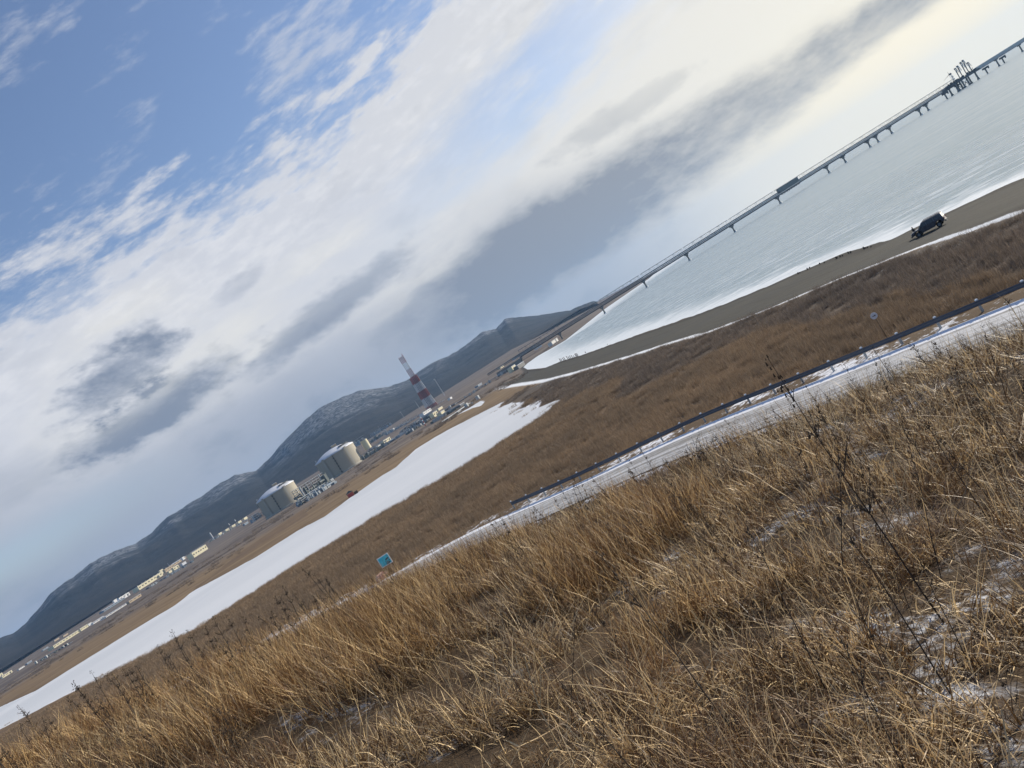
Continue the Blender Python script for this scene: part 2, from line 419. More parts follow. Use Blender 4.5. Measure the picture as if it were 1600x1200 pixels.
# ------------------------------------------------------------------ the ground
def build_ground():
    az = np.concatenate([np.linspace(-180, -60, 50, endpoint=False), np.linspace(-60, -42, 50, endpoint=False), np.linspace(-42, 42, 520, endpoint=False),
                         np.linspace(42, 60, 50, endpoint=False), np.linspace(60, 180, 50, endpoint=False)])
    az = np.radians(az)
    r = np.concatenate([np.geomspace(0.6, 60, 330, endpoint=False), np.geomspace(60, 1200, 420, endpoint=False), np.geomspace(1200, 12500, 150)])
    A, R = np.meshgrid(az, r); x = np.sin(A) * R; y = np.cos(A) * R
    xf, yf = x.ravel(), y.ravel()
    z, sds, sdl, s = terrain(xf, yf)
    veg, vs_ = seg_dist(xf, yf, SNOWL); veg = veg * vs_
    beach = poly_sd(xf, yf, BEACH)
    fd, fs = seg_dist(xf, yf, FARL); fars = fd * fs
    d = np.hypot(xf, yf)
    na = len(az); nr = len(r)
    i = np.arange(nr - 1)[:, None] * na; j = np.arange(na)[None, :]; j2 = (j + 1) % na
    q = np.stack([i + j, i + na + j, i + na + j2, i + j2], -1).reshape(-1, 4)
    v = np.stack([xf, yf, z], 1)
    c = len(v); v = np.vstack([v, [[0, 0, tz(0, 0)]]])
    q = q[:, ::-1]
    at = dict(sea=sds, lake=sdl, road=s, veg=veg, beach=beach, fars=fars)
    at = {k: np.append(a, a[0]) for k, a in at.items()}
    me = np_mesh('ground', v, q, at)
    me.materials.append(ground_mat())
    o = link(bpy.data.objects.new('ground', me)); o['kind'] = 'structure'
    return (veg, beach)

def ground_mat():
    m, t, b = new_mat('ground_soil_grass_and_sand')
    geo = t.nodes.new('ShaderNodeNewGeometry').outputs['Position']
    sp = t.nodes.new('ShaderNodeSeparateXYZ'); t.links.new(geo, sp.inputs[0])
    gx, gy, gz = (E(sp.outputs[i]) for i in range(3))
    A = {k: E(attr(k).outputs['Fac']) for k in ('sea', 'lake', 'road', 'veg', 'beach', 'fars')}
    nb = noise(geo, 0.03, 5, 0.6); nm = noise(geo, 0.22, 5, 0.65); nf = noise(geo, 2.2, 5, 0.7); nff = noise(geo, 14.0, 3, 0.7)
    d = E.m('SQRT', gx * gx + gy * gy)
    # reed marsh
    c = mix(sstep(0.3, 0.7, nm), (0.13, 0.085, 0.048), (0.20, 0.135, 0.078))
    c = mix(sstep(0.35, 0.75, nb) * 0.6, c, (0.115, 0.085, 0.062))
    c = mix(sstep(0.55, 0.8, nf) * 0.5, c, (0.06, 0.045, 0.032))
    c = mix(sstep(0.66, 0.74, noise(geo, 0.5, 4, 0.7)) * 0.2, c, (0.42, 0.40, 0.38))
    # dark scrub strip behind the beach
    sc = sstep(0.0, 3.0, A['veg']) * (1.0 - sstep(10.0, 34.0, A['veg'] + (nb - 0.5) * 40.0)) * (1.0 - sstep(700.0, 1000.0, d))
    c = mix(sc * 0.88, c, mix(nm, (0.06, 0.052, 0.044), (0.12, 0.10, 0.082)))
    # beyond the lake
    fr = sstep(-2.0, 6.0, A['fars'])
    stre = noise(vscale(geo, (0.004, 0.035, 0.05)), 1.0, 5, 0.6)
    pf = mix(sstep(0.35, 0.65, noise(vscale(geo, (0.01, 0.05, 0.05)), 1.0, 4)), (0.165, 0.112, 0.064), (0.225, 0.160, 0.092))
    pf2 = mix(sstep(0.38, 0.62, stre), (0.075, 0.058, 0.050), (0.20, 0.162, 0.128))
    pf = mix(sstep(150.0, 330.0, A['fars'] + (nb - 0.5) * 160.0), pf, pf2)
    c = mix(fr, c, pf)
    # gravel beach
    sand = mix(nm, (0.046, 0.045, 0.038), (0.068, 0.066, 0.056))
    sand = mix(sstep(0.5, 0.8, nf) * 0.4, sand, (0.032, 0.031, 0.027))
    sand = mix(sstep(0.45, 0.6, noise(vscale(geo, (0.02, 0.02, 0.02)), 3.0, 4)) * 0.45, sand, (0.045, 0.048, 0.047))
    trk = noise(comb(A['veg'] * 0.55, (gx * -0.62 + gy * 0.78) * 0.02, 0.0), 1.0, 4, 0.7)
    sand = mix(sstep(0.52, 0.62, trk) * 0.55, sand, (0.034, 0.033, 0.030)); sand = mix(sstep(0.36, 0.28, trk) * 0.5, sand, (0.088, 0.085, 0.076))
    c = mix(1.0 - sstep(-0.8, 0.8, A['beach'] + (nf - 0.5) * 2.0), c, sand)
    c = mix(sstep(5.0, 0.6, A['sea'] + (nf - 0.5) * 6.0) * 0.8, c, (0.022, 0.021, 0.019))
    # snow lying along the top of the beach
    w = E.m('MAXIMUM', 0.9, d * 0.006)
    av = E.m('ABSOLUTE', A['veg'] + (nm - 0.5) * 2.0 - w * 0.5)
    snl = (1.0 - sstep(w * 0.5, w * 1.3, av + (nf - 0.5) * 2.0 * w)) * (1.0 - sstep(600.0, 900.0, d))
    # snow bits in the scrub strip and on the near hill
    bits = sstep(0.58, 0.66, noise(geo, 0.35, 5, 0.75)) * sc * (1.0 - sstep(4.0, 14.0, A['veg'])) * 0.6
    onh = sstep(7.6, 8.6, gz) * (1.0 - sstep(45.0, 55.0, d))
    soil = mix(nf, (0.035, 0.023, 0.014), (0.085, 0.058, 0.033))
    hs = sstep(0.50, 0.60, noise(geo, 0.75, 5, 0.65) + (gx * 0.010 - 0.03)) * sstep(0.44, 0.58, nff * 0.5 + nf * 0.5)
    soil = mix(hs * 0.85, soil, mix(nff, (0.30, 0.32, 0.36), (0.62, 0.65, 0.70)))
    c = mix(onh, c, soil)
    # verge and far bank of the road: brown, patchy snow
    rv = sstep(-3.6, -2.8, A['road']) * (1.0 - sstep(9.0, 10.0, A['road'])) * sstep(6.2, 6.8, gz) * (1.0 - onh)
    vg = mix(sstep(0.50, 0.58, nm * 0.6 + nf * 0.4), (0.11, 0.075, 0.045), (0.74, 0.76, 0.80))
    c = mix(rv, c, vg)
    c = mix((snl + bits).clamp(), c, (0.70, 0.73, 0.76))
    # snow where the bank runs under the frozen lake
    c = mix(sstep(0.8, -0.4, A['lake'] + (nf - 0.5) * 1.5), c, (0.80, 0.82, 0.85))
    t.links.new(c, b.inputs['Base Color']); b.inputs['Roughness'].default_value = 0.95; b.inputs['Specular IOR Level'].default_value = 0.15
    bump(b, nf * 0.6 + nff * 0.4, 0.6, 0.12)
    return m

# ------------------------------------------------------------------ the plant: where each thing stands (levels the ground under it)
PL = []
def pad(px_, py_, D, r):
    p = atD(px_, py_, D); PADS.append((p.x, p.y, r, p.z)); return p
T1 = pad(446, 794, 1480, 90); T2 = pad(540, 737, 1430, 90)
STK = pad(675.5, 637, min(2200, solveD(675.5, 638)), 90)
BUILDINGS, RACKS = [], []
def bld(*a, **k):
    if True: a = a[:5] + (solveD((a[0] + a[2]) / 2, (a[1] + a[3]) / 2),) + a[6:]
    BUILDINGS.append((a, k)); D = a[5]; p = atD((a[0] + a[2]) / 2, (a[1] + a[3]) / 2, D); w = abs(a[2] - a[0]) * D / F
    PADS.append((p.x, p.y + 5, max(30, w * 0.8), p.z - 0.5))
def rack(*a, **k):
    D, D2 = solveD(a[0], a[1]), solveD(a[2], a[3])
    if abs(D - D2) > 160: D = D2 = (D + D2) / 2
    a = a[:5] + (D,) + a[6:]; k['D2'] = D2
    RACKS.append((a, k))
    for t in (0.1, 0.5, 0.9):
        p = atD(a[0] + (a[2] - a[0]) * t, a[1] + (a[3] - a[1]) * t, D + (D2 - D) * t); PADS.append((p.x, p.y, max(28, abs(a[2] - a[0]) * D / F * 0.3), p.z - 0.5))
# from the far left of the photo to the chimney tower
bld(-8,1062,3,1056,4.0,2300,'cream','shed','cream shed cut by the left edge of the photo','shed',windows=0,door=True)
bld(3,1060,17,1052,3.6,2300,'cream','shed','bright cream shed, nearest the left edge of the photo','shed',windows=3,door=True)
bld(10,1041,17,1036.5,1.6,2500,'white','shed','tiny white shed on the slope above the two cream sheds','shed',pitched=True)
bld(21,1036,37,1027,1.6,2500,'white','shed','thin white shed left of the distant brown slope','shed',pitched=True)
bld(28,1048,36,1043,1.5,2350,'white','hut','low white hut between the brown scrub rows','hut')
bld(41,1039,48,1035,2.0,2350,'bluegrey','hut','dark grey hut beside the low white hut','hut')
bld(55,1015,60,1012,1.4,2500,'white','hut','short white hut under the foot of the mountain','hut')
bld(61,1010,76,1001,1.7,2500,'white','shed','long white shed under the foot of the mountain','shed',pitched=True)
bld(66,1018,74,1013,1.6,2350,'bluegrey','hut','blue grey hut in the yard left of the long bright warehouse','hut')
bld(79,1015.5,118,992.5,4.0,2200,'cream','warehouse','long bright warehouse above the dark strip of trees','warehouse',windows=9,depth=26)
bld(84,1003,91,999,1.8,2350,'tan','hut','tan hut behind the long bright warehouse','hut')
bld(98,996,105,992,1.8,2350,'tan','hut','brown hut close behind the right half of the long bright warehouse','hut')
bld(125,987,136,980.5,4.0,2150,'cream','warehouse','short bright warehouse right of the long bright warehouse','warehouse',windows=3)
bld(137,979,142,976,3.0,2150,'white','hut','white hut touching the short bright warehouse','hut')
bld(144,976.5,160,966,2.4,2080,'white','shed','low white shed behind a row of dark bushes','shed',pitched=True,windows=4)
bld(160,968,200,943,1.8,2050,'white','shed','long low shed with a white roof, front row','shed',pitched=True,windows=8)
bld(158,958,190,939,2.6,2150,'bluegrey','shed','long blue shed with a white roof, back row','shed',pitched=True,windows=6)
bld(178,943,183,940,4.5,2050,'white','hut','small white gable between the front and back rows of sheds','hut')
bld(186,940,201,931,5.0,2050,'white','workshop','white workshop at the right end of the long sheds','workshop',windows=3,door=True,vents=2)
bld(200,944,218,933,3.4,1950,'tan','shed','pinkish shed at the right end of the front row of sheds','shed',windows=3)
bld(212,925,249,903,6.2,1850,'cream','warehouse','long cream warehouse with small round vents along its roof','warehouse',windows=8,vents=6,door=True,depth=30)
bld(251,898,256,895,6.5,1800,'cream','tower_block','narrow cream tower left of the tan workshops','tower')
bld(257,895,270,888,5.0,1800,'tan','workshop','tan workshop with yellowish front','workshop',windows=4,vents=2)
bld(263,897,269,893.5,3.2,1780,'cream','hut','small cream cube in front of the tan workshop','hut',door=True)
bld(268,886,288,874,3.6,1850,'tan','shed','long tan shed with pale roof stepping up behind the workshops','shed',pitched=True,windows=4)
bld(271,893,279,888,5.6,1780,'cream','workshop','cream block with dark doorway right of the small cream cube','workshop',door=True,windows=2)
bld(284,885,290,881.5,4.0,1780,'roofw','hut','whitish hut beside the cream block','hut')
bld(285,876,288,874,4.4,1850,'white','hut','white end block on the long tan shed','hut')
bld(298,874.5,320,861,8.2,1750,'cream','compressor_building','tall cream building with a row of thin pipes on its roof','building',windows=6,vents=8,depth=24)
for i,(x,y,w,lab) in enumerate([(344,836.5,5,'leftmost cream box under the white stacks'),(355,830.5,5.5,'second cream box from the left under the white stacks'),(365,824,5.5,'middle cream box under the white stacks'),(374.5,818,5,'cream box right of the last white stack'),(383.5,812,5,'rightmost cream box of the turbine row')]):
    bld(x-w/2,y+1.4,x+w/2,y-1.4,3.6,1640,'cream','turbine_enclosure',lab,'enclosure',group='cream boxes under the white stacks',vents=0)
bld(381,821.5,387,818,2.6,1600,'bluegrey','hut','pale blue hut below the rightmost cream box','hut')
bld(598,694.5,609,687.5,4.6,1640,'cream','warehouse','pale yellow building right of the small cream tank','warehouse',windows=4,door=True)
bld(589,700,594,697,2.4,1640,'white','hut','tiny white hut left of the pale yellow building','hut')
bld(610,676,616,672,3.4,1690,'white','hut','white hut on the track above the pale yellow building','hut')
bld(650,664,660,657.5,3.6,1690,'roofw','shed','grey white shed left of the red and white mast','shed',windows=3)
bld(676,653.5,683,649,7.0,1660,'cream','substation','taller pale yellow block beside the chimney tower','substation',windows=2,door=True)
bld(683,643,690,638.5,3.0,1700,'cream','hut','flat cream hut above the two pale yellow blocks','hut')
bld(687,650,693,646,4.4,1660,'cream','substation','smaller pale yellow block with an open side','substation',door=True)
bld(659,651,672,642.5,4.2,1720,'white','workshop','whitish workshop at the foot of the chimney tower','workshop',windows=4,vents=2)
bld(702,625,705,623,2.6,1850,'white','hut','white hut at the end of the long pipe rack','hut')
bld(797.5,579,804,575,4.2,1500,'cream','hut','bright cream hut on the shore left of the jetty root','hut',door=True)
bld(805,574,816,568,1.2,1500,'conc','shed','low pale slab between the cream hut and the jetty root','slab')
bld(780,577,786,573.5,2.2,1700,'cream','hut','small cream hut on the slope left of the bright cream hut','hut')
bld(801,563.5,838,540.5,2.6,1800,'white','shed','very long white shed above the jetty root','shed',pitched=True,windows=10,yaw=14)
bld(834.5,544.5,844.5,538.0,1.3,1900,'white','shed','thin white roof right of the very long white shed','shed',yaw=14)
bld(836,547,847,540.5,1.3,1850,'white','shed','second thin white roof, below the other at the end of the long white shed','shed',yaw=14)
bld(859,537.5,865,533.5,1.7,2100,'white','hut','white hut on the far coast seen under the jetty deck','hut')
bld(866,533,868.5,531,1.8,2150,'white','hut','tiny square white hut on the far coast under the jetty','hut')
bld(716,638,722,632,2.0,1500,'grey','hut','grey hut by the coast road','hut')
bld(745,606,751,601,2.2,1500,'bluegrey','hut','blue grey hut halfway along the coast road','hut')
rack(396,815,404,811,9,1560,'dark equipment frame at the left flank of the left big tank','dark',3,clutter=8,seed=2)
rack(326,848,397,807,2.2,1630,'long low pipe rack in front of the white stacks','galv',2,clutter=30,seed=3)
rack(330,838,386,806,3.0,1690,'pipe rack running just under the white stacks','dark',2,clutter=14,seed=4)
rack(470,783,513,755,20,1560,'dark raised pipe bridge joining the two big tanks at roof height','dark',5,bays=9,clutter=34,seed=6,name='pipe_bridge')
rack(474,787,512,762,9,1480,'tangle of grey vessels and pipes between the two big tanks','green',3,clutter=46,seed=8)
rack(568,718,606,694,7,1500,'grey green frames with vessels right of the right big tank','green',2,clutter=40,seed=9)
rack(556,699,572,689,10,1560,'dark process block with pipes behind the small cream tank','dark',3,clutter=22,seed=11)
rack(581,692,606,676,7,1600,'pipe rack climbing to the right of the small cream tank','galv',2,clutter=30,seed=12)
rack(600,682,655,651,4.5,1700,'long pipe rack behind the pale yellow building','galv',2,clutter=44,seed=14)
rack(632,674,672,652,5,1660,'equipment rows left of the pale yellow blocks','green',2,clutter=46,seed=16)
rack(655,660,676,649,5.5,1690,'pale green frames at the foot of the chimney tower','green',2,clutter=24,seed=17)
rack(667,643,692,628,1.6,1760,'long white pipe rack leading right from the chimney tower','tower_white',1,clutter=0,seed=18)
rack(691,645,712,632,2.0,1650,'low pipes right of the pale yellow blocks','galv',1,clutter=8,seed=19)
rack(576,706,600,691,3.2,1500,'row of small vessels in front of the pale yellow building','grey',1,clutter=26,seed=31)
rack(612,690,640,672,3.0,1500,'low pipe row between the pale yellow building and the equipment rows','galv',2,clutter=30,seed=32)
rack(640,676,668,659,3.4,1500,'front row of vessels below the foot of the chimney tower','green',2,clutter=34,seed=33)
rack(400,812,420,800,6,1500,'dark frames at the near corner of the left big tank','dark',2,clutter=10,seed=34)
rack(580,684,612,664,6,1500,'back row of tall frames behind the pale yellow building','dark',3,clutter=26,seed=35)
rack(690,652,712,640,3.2,1500,'low frames in front of the smaller pale yellow block','green',1,clutter=18,seed=36)
rack(222,925,262,901,1.6,1500,'pipe run in front of the long cream warehouse','grey',1,clutter=10,seed=37)
rack(262,901,300,879,2.6,1500,'pipe run in front of the tan workshops','green',1,clutter=18,seed=38)
rack(60,1034,110,1006,1.6,1500,'pipe run and sheds below the long bright warehouse','dark',1,clutter=22,seed=39)
rack(706,637,790,580,1.4,1750,'low pipeline on short posts along the coast road','galv',1,clutter=18,seed=20,D2=1600)
rack(700,655,735,631,1.3,1500,'fence like pipe run above the frozen pond','grey',1,clutter=6,seed=22)
ground_info = build_ground()

# ------------------------------------------------------------------ frozen lake, sea, road
def lake_mesh():
    m, t, b = new_mat('wind_packed_snow')
    geo = t.nodes.new('ShaderNodeNewGeometry').outputs['Position']
    n1 = noise(vscale(geo, (0.004, 0.012, 1)), 1.0, 4, 0.5); n2 = noise(geo, 0.5, 5, 0.6)
    c = mix(sstep(0.3, 0.7, n1), (0.56, 0.585, 0.61), (0.65, 0.67, 0.69))
    c = mix(sstep(0.5, 0.75, n2) * 0.22, c, (0.50, 0.54, 0.60)); n3 = noise(vscale(geo, (0.02, 0.006, 1)), 2.0, 6, 0.7); c = mix(sstep(0.60, 0.72, n3) * 0.28, c, (0.50, 0.55, 0.60))
    t.links.new(c, b.inputs['Base Color']); b.inputs['Roughness'].default_value = 0.8
    bump(b, n2, 0.15, 0.05)
    for nme, pts in (('frozen_lake', LAKE), ('frozen_pond', POND)):
        xs = [p[0] for p in pts]; ys = [p[1] for p in pts]
        cx, cy = sum(xs) / len(xs), sum(ys) / len(ys)
        g = 6.0; pd = 12.0
        v = [(min(xs) - pd, min(ys) - pd, 2.5), (max(xs) + pd, min(ys) - pd, 2.5), (max(xs) + pd, max(ys) + pd, 2.5), (min(xs) - pd, max(ys) + pd, 2.5)]
        # follow the outline, pushed 5 m outwards so the bank meets the snow
        n = len(pts); o = []
        area = sum(pts[i][0] * pts[(i + 1) % n][1] - pts[(i + 1) % n][0] * pts[i][1] for i in range(n))
        for i in range(n):
            ax, ay = pts[i - 1]; bx, by = pts[(i + 1) % n]; tx, ty = bx - ax, by - ay; L = math.hypot(tx, ty) + 1e-6
            k = 3.0 if area > 0 else -3.0
            o.append((pts[i][0] + ty / L * k, pts[i][1] - tx / L * k, 2.5))
        me = bpy.data.meshes.new(nme); me.from_pydata(o, [], [tuple(range(n))] if area > 0 else [tuple(range(n))[::-1]]); me.materials.append(m)
        ob = link(bpy.data.objects.new(nme, me)); ob['kind'] = 'structure'
lake_mesh()

def sea_mesh():
    az = np.radians(np.linspace(-8, 115, 620)); r = np.concatenate([np.geomspace(60, 1500, 420, endpoint=False), np.geomspace(1500, 12500, 60)])
    A, R = np.meshgrid(az, r); x = (np.sin(A) * R).ravel(); y = (np.cos(A) * R).ravel()
    s = -poly_sd(x, y, SEA)
    na, nr = len(az), len(r); i = np.arange(nr - 1)[:, None] * na; j = np.arange(na - 1)[None, :]
    q = np.stack([i + j + 1, i + na + j + 1, i + na + j, i + j], -1).reshape(-1, 4)
    keep = (s[q].max(1) > -12); q = q[keep]
    used = np.unique(q); mp = np.full(len(x), -1); mp[used] = np.arange(len(used))
    v = np.stack([x, y, np.zeros_like(x)], 1)[used]; q = mp[q]
    me = np_mesh('sea', v, q, dict(off=s[used]))
    m, t, b = new_mat('slushy_winter_sea'); 
    geo = t.nodes.new('ShaderNodeNewGeometry').outputs['Position']
    sp = t.nodes.new('ShaderNodeSeparateXYZ'); t.links.new(geo, sp.inputs[0])
    gx, gy = E(sp.outputs[0]), E(sp.outputs[1])
    d = E.m('SQRT', gx * gx + gy * gy); off = E(attr('off').outputs['Fac'])
    # frame along the beach
    al = gx * -0.62 + gy * 0.78; ac = gx * 0.78 + gy * 0.62
    st = comb(al, ac, 0.0)
    n1 = noise(vscale(st, (0.012, 0.05, 1)), 1.0, 5, 0.6); n2 = noise(vscale(st, (0.14, 0.32, 1)), 1.0, 5, 0.65); n3 = noise(vscale(st, (0.5, 1.6, 1)), 1.0, 4, 0.7)
    c = mix(sstep(0.3, 0.7, n1), (0.20, 0.285, 0.315), (0.30, 0.375, 0.395))
    c = mix(sstep(0.45, 0.74, n2) * 0.5, c, (0.50, 0.56, 0.57))
    c = mix(sstep(0.54, 0.72, n3) * 0.22 * (1.0 - sstep(250.0, 600.0, d)), c, (0.10, 0.15, 0.16))
    w = d * 0.075 + 2.0
    ice = 1.0 - sstep(0.15, 1.0, off / w + (n2 - 0.5) * 1.6 + (n1 - 0.5) * 0.7)
    streak = sstep(0.50, 0.62, noise(vscale(st, (0.07, 0.20, 1)), 1.0, 6, 0.65)) * (1.0 - sstep(0.8, 4.5, off / w)) * 0.6
    ice = (ice + streak).clamp()
    c = mix(ice, c, mix(n3, (0.60, 0.66, 0.68), (0.84, 0.87, 0.88)))
    t.links.new(c, b.inputs['Base Color']); t.links.new((ice * 0.4 + 0.27).v, b.inputs['Roughness']); b.inputs['IOR'].default_value = 1.33
    b.inputs['Specular IOR Level'].default_value = 0.6
    bump(b, n2 * 0.6 + n3 * 0.4 + ice * 0.5, 0.7, 0.35)
    me.materials.append(m)
    o = link(bpy.data.objects.new('sea', me)); o['kind'] = 'structure'
sea_mesh()

def offset_line(pts, k):
    o = []
    for i, p in enumerate(pts):
        a = pts[max(0, i - 1)]; b = pts[min(len(pts) - 1, i + 1)]; tx, ty = b[0] - a[0], b[1] - a[1]; L = math.hypot(tx, ty)
        o.append((p[0] - ty / L * k, p[1] + tx / L * k))
    return o
def resample(pts, step):
    out = [pts[0]]
    for a, b in zip(pts, pts[1:]):
        L = math.hypot(b[0] - a[0], b[1] - a[1]); n = max(1, int(L / step))
        out += [(a[0] + (b[0] - a[0]) * i / n, a[1] + (b[1] - a[1]) * i / n) for i in range(1, n + 1)]
    return out
def smooth_line(pts, it=6):
    for _ in range(it): pts = [pts[0]] + [((a[0] + 2 * b[0] + c[0]) / 4, (a[1] + 2 * b[1] + c[1]) / 4) for a, b, c in zip(pts, pts[1:], pts[2:])] + [pts[-1]]
    return pts
RL = smooth_line(resample(ROADL, 2.0), 8)
def road():
    offs = np.linspace(0.9, 7.4, 18); rows = [offset_line(RL, k) for k in offs]
    n = len(RL); v = []; uvx = []; uvy = []
    s = 0
    for j, row in enumerate(rows):
        for i, p in enumerate(row):
            v.append((p[0], p[1], RZ + 0.09 - 0.012 * abs(offs[j] - 4.2) + 0.0)); uvx.append(offs[j]); uvy.append(i * 2.0)
    q = [(j * n + i, j * n + i + 1, (j + 1) * n + i + 1, (j + 1) * n + i) for j in range(len(rows) - 1) for i in range(n - 1)]
    me = np_mesh('snowy_road', np.array(v), np.array(q), dict(across=np.array(uvx), along=np.array(uvy)))
    m, t, b = new_mat('snow_covered_road')
    ac = E(attr('across').outputs['Fac']); al = E(attr('along').outputs['Fac'])
    geo = t.nodes.new('ShaderNodeNewGeometry').outputs['Position']
    nf = noise(geo, 1.5, 5, 0.7); tr = noise(comb(ac * 3.2, al * 0.05, 0.0), 1.0, 4, 0.7)
    body = mix(sstep(0.42, 0.60, tr * 0.7 + nf * 0.3), (0.20, 0.195, 0.19), (0.52, 0.53, 0.545))
    body = mix(sstep(0.58, 0.7, nf) * 0.6, body, (0.20, 0.17, 0.14))
    c = mix(sstep(1.9, 2.3, ac + (nf - 0.5) * 0.5), (0.74, 0.76, 0.80), body)
    c = mix(sstep(0.60, 0.68, nf) * (1.0 - sstep(1.0, 1.5, ac)), c, (0.12, 0.09, 0.06))
    t.links.new(c, b.inputs['Base Color']); b.inputs['Roughness'].default_value = 0.85
    bump(b, nf * 0.5 + tr * 0.5, 0.5, 0.08)
    me.materials.append(m)
    o = link(bpy.data.objects.new('snowy_road', me)); o['kind'] = 'structure'
road()

# ------------------------------------------------------------------ mountains
def mountains():
    px_pts = [(-150,1060),(-60,1010),(0,997.5),(20,990),(39,975),(82,925),(100,910),(115,902),(140,880),(180,860),(212,850),(237,832),(262,807),(277,800),(300,784),(313,777),(343,755),(367,742),(400,735),(420,717),(443,690),(480,653),(500,637),(533,621),(560,611),(585,607),(607,604),(627,597),(640,592),(660,576),(675,567),(700,556),(716,548),(732,535),(754,519),(775,514),(788,498),(800,496.5),(840,493),(892,485),(898,481),(927,471),(942,472),(955,479),(975,472)]
    a_, e_ = [], []
    for p in px_pts:
        d = ray(*p); a_.append(math.atan2(d.x, d.y)); e_.append(d.z / math.hypot(d.x, d.y))
    a_ = np.array(a_); e_ = np.array(e_)
    az = np.concatenate([np.linspace(-1.9, a_[0], 60, endpoint=False), np.linspace(a_[0], a_[-1] + 0.02, 620)])
    r = np.concatenate([np.linspace(3300, 6600, 110), np.linspace(6700, 9500, 16)])
    A, R = np.meshgrid(az, r)
    el = np.interp(az, a_, e_, left=e_[1], right=-0.004)
    el = np.where(az < a_[0], 0.035 + 0.02 * np.sin(az * 9) , el)
    RC = 6000.0
    H = EYE + el * RC
    Hs = H[None, :].repeat(len(r), 0)
    t = (R - 3400) / (RC - 3400)
    prof = np.where(R < RC, np.clip(t, 0, 1) ** 1.25, 1 - np.clip((R - RC) / 3500, 0, 1) ** 1.4)
    x = np.sin(A) * R; y = np.cos(A) * R
    wx = x + 500 * (fbm(x / 1500, y / 1500 + 7, 3) - 0.5); wy = y + 500 * (fbm(x / 1500 + 9, y / 1500, 3) - 0.5)
    rid = np.abs(fbm(wx / 1100 + 3, wy / 1100, 4) - 0.5) * 2; rid2 = np.abs(fbm(wx / 260, wy / 260, 4) - 0.5) * 2
    env = np.clip(t, 0, 1) * np.clip((RC - R) / (RC - 3400) * 2.2, 0, 1)
    B0 = np.minimum(40, Hs * 0.5); z = B0 + (Hs - B0) * prof + ((rid - 0.3) * 130 + (rid2 - 0.25) * 28) * env * np.clip(Hs / 300, 0, 1)
    z += (fbm(x / 60, y / 60, 3) - 0.5) * 14 * np.clip(t, 0, 1)
    z = np.where(Hs < 30, np.minimum(z, Hs), z); z = np.maximum(z, -1.5)
    na, nr = len(az), len(r); i = np.arange(nr - 1)[:, None] * na; j = np.arange(na - 1)[None, :]
    q = np.stack([i + j + 1, i + na + j + 1, i + na + j, i + j], -1).reshape(-1, 4)
    hn = (z / np.maximum(Hs, 60)).ravel()
    me = np_mesh('mountains', np.stack([x.ravel(), y.ravel(), z.ravel()], 1), q, dict(rel=hn, dist=R.ravel()))
    m, t_, b = new_mat('wooded_mountainside')
    geo = t_.nodes.new('ShaderNodeNewGeometry').outputs['Position']
    sp = t_.nodes.new('ShaderNodeSeparateXYZ'); t_.links.new(geo, sp.inputs[0]); gz = E(sp.outputs[2])
    n1 = noise(geo, 0.004, 5, 0.6); n2 = noise(geo, 0.035, 5, 0.75); n3 = noise(geo, 0.002, 3, 0.6)
    c = mix(sstep(0.35, 0.65, n1), (0.014, 0.016, 0.018), (0.030, 0.029, 0.028))
    c = mix(sstep(0.5, 0.7, n2) * 0.4, c, (0.050, 0.046, 0.040))
    sn = sstep(0.60, 0.95, gz * (1 / 330.0) + (n1 - 0.5) * 0.9 + (n3 - 0.5) * 0.4) * sstep(0.42, 0.60, n2)
    c = mix((sn * 0.42).clamp(), c, (0.42, 0.45, 0.50))
    t_.links.new(c, b.inputs['Base Color']); b.inputs['Roughness'].default_value = 1.0
    b.inputs['Specular IOR Level'].default_value = 0.1
    bump(b, n2, 0.5, 12.0)
    me.materials.append(m)
    o = link(bpy.data.objects.new('mountains', me)); o['kind'] = 'structure'
mountains()

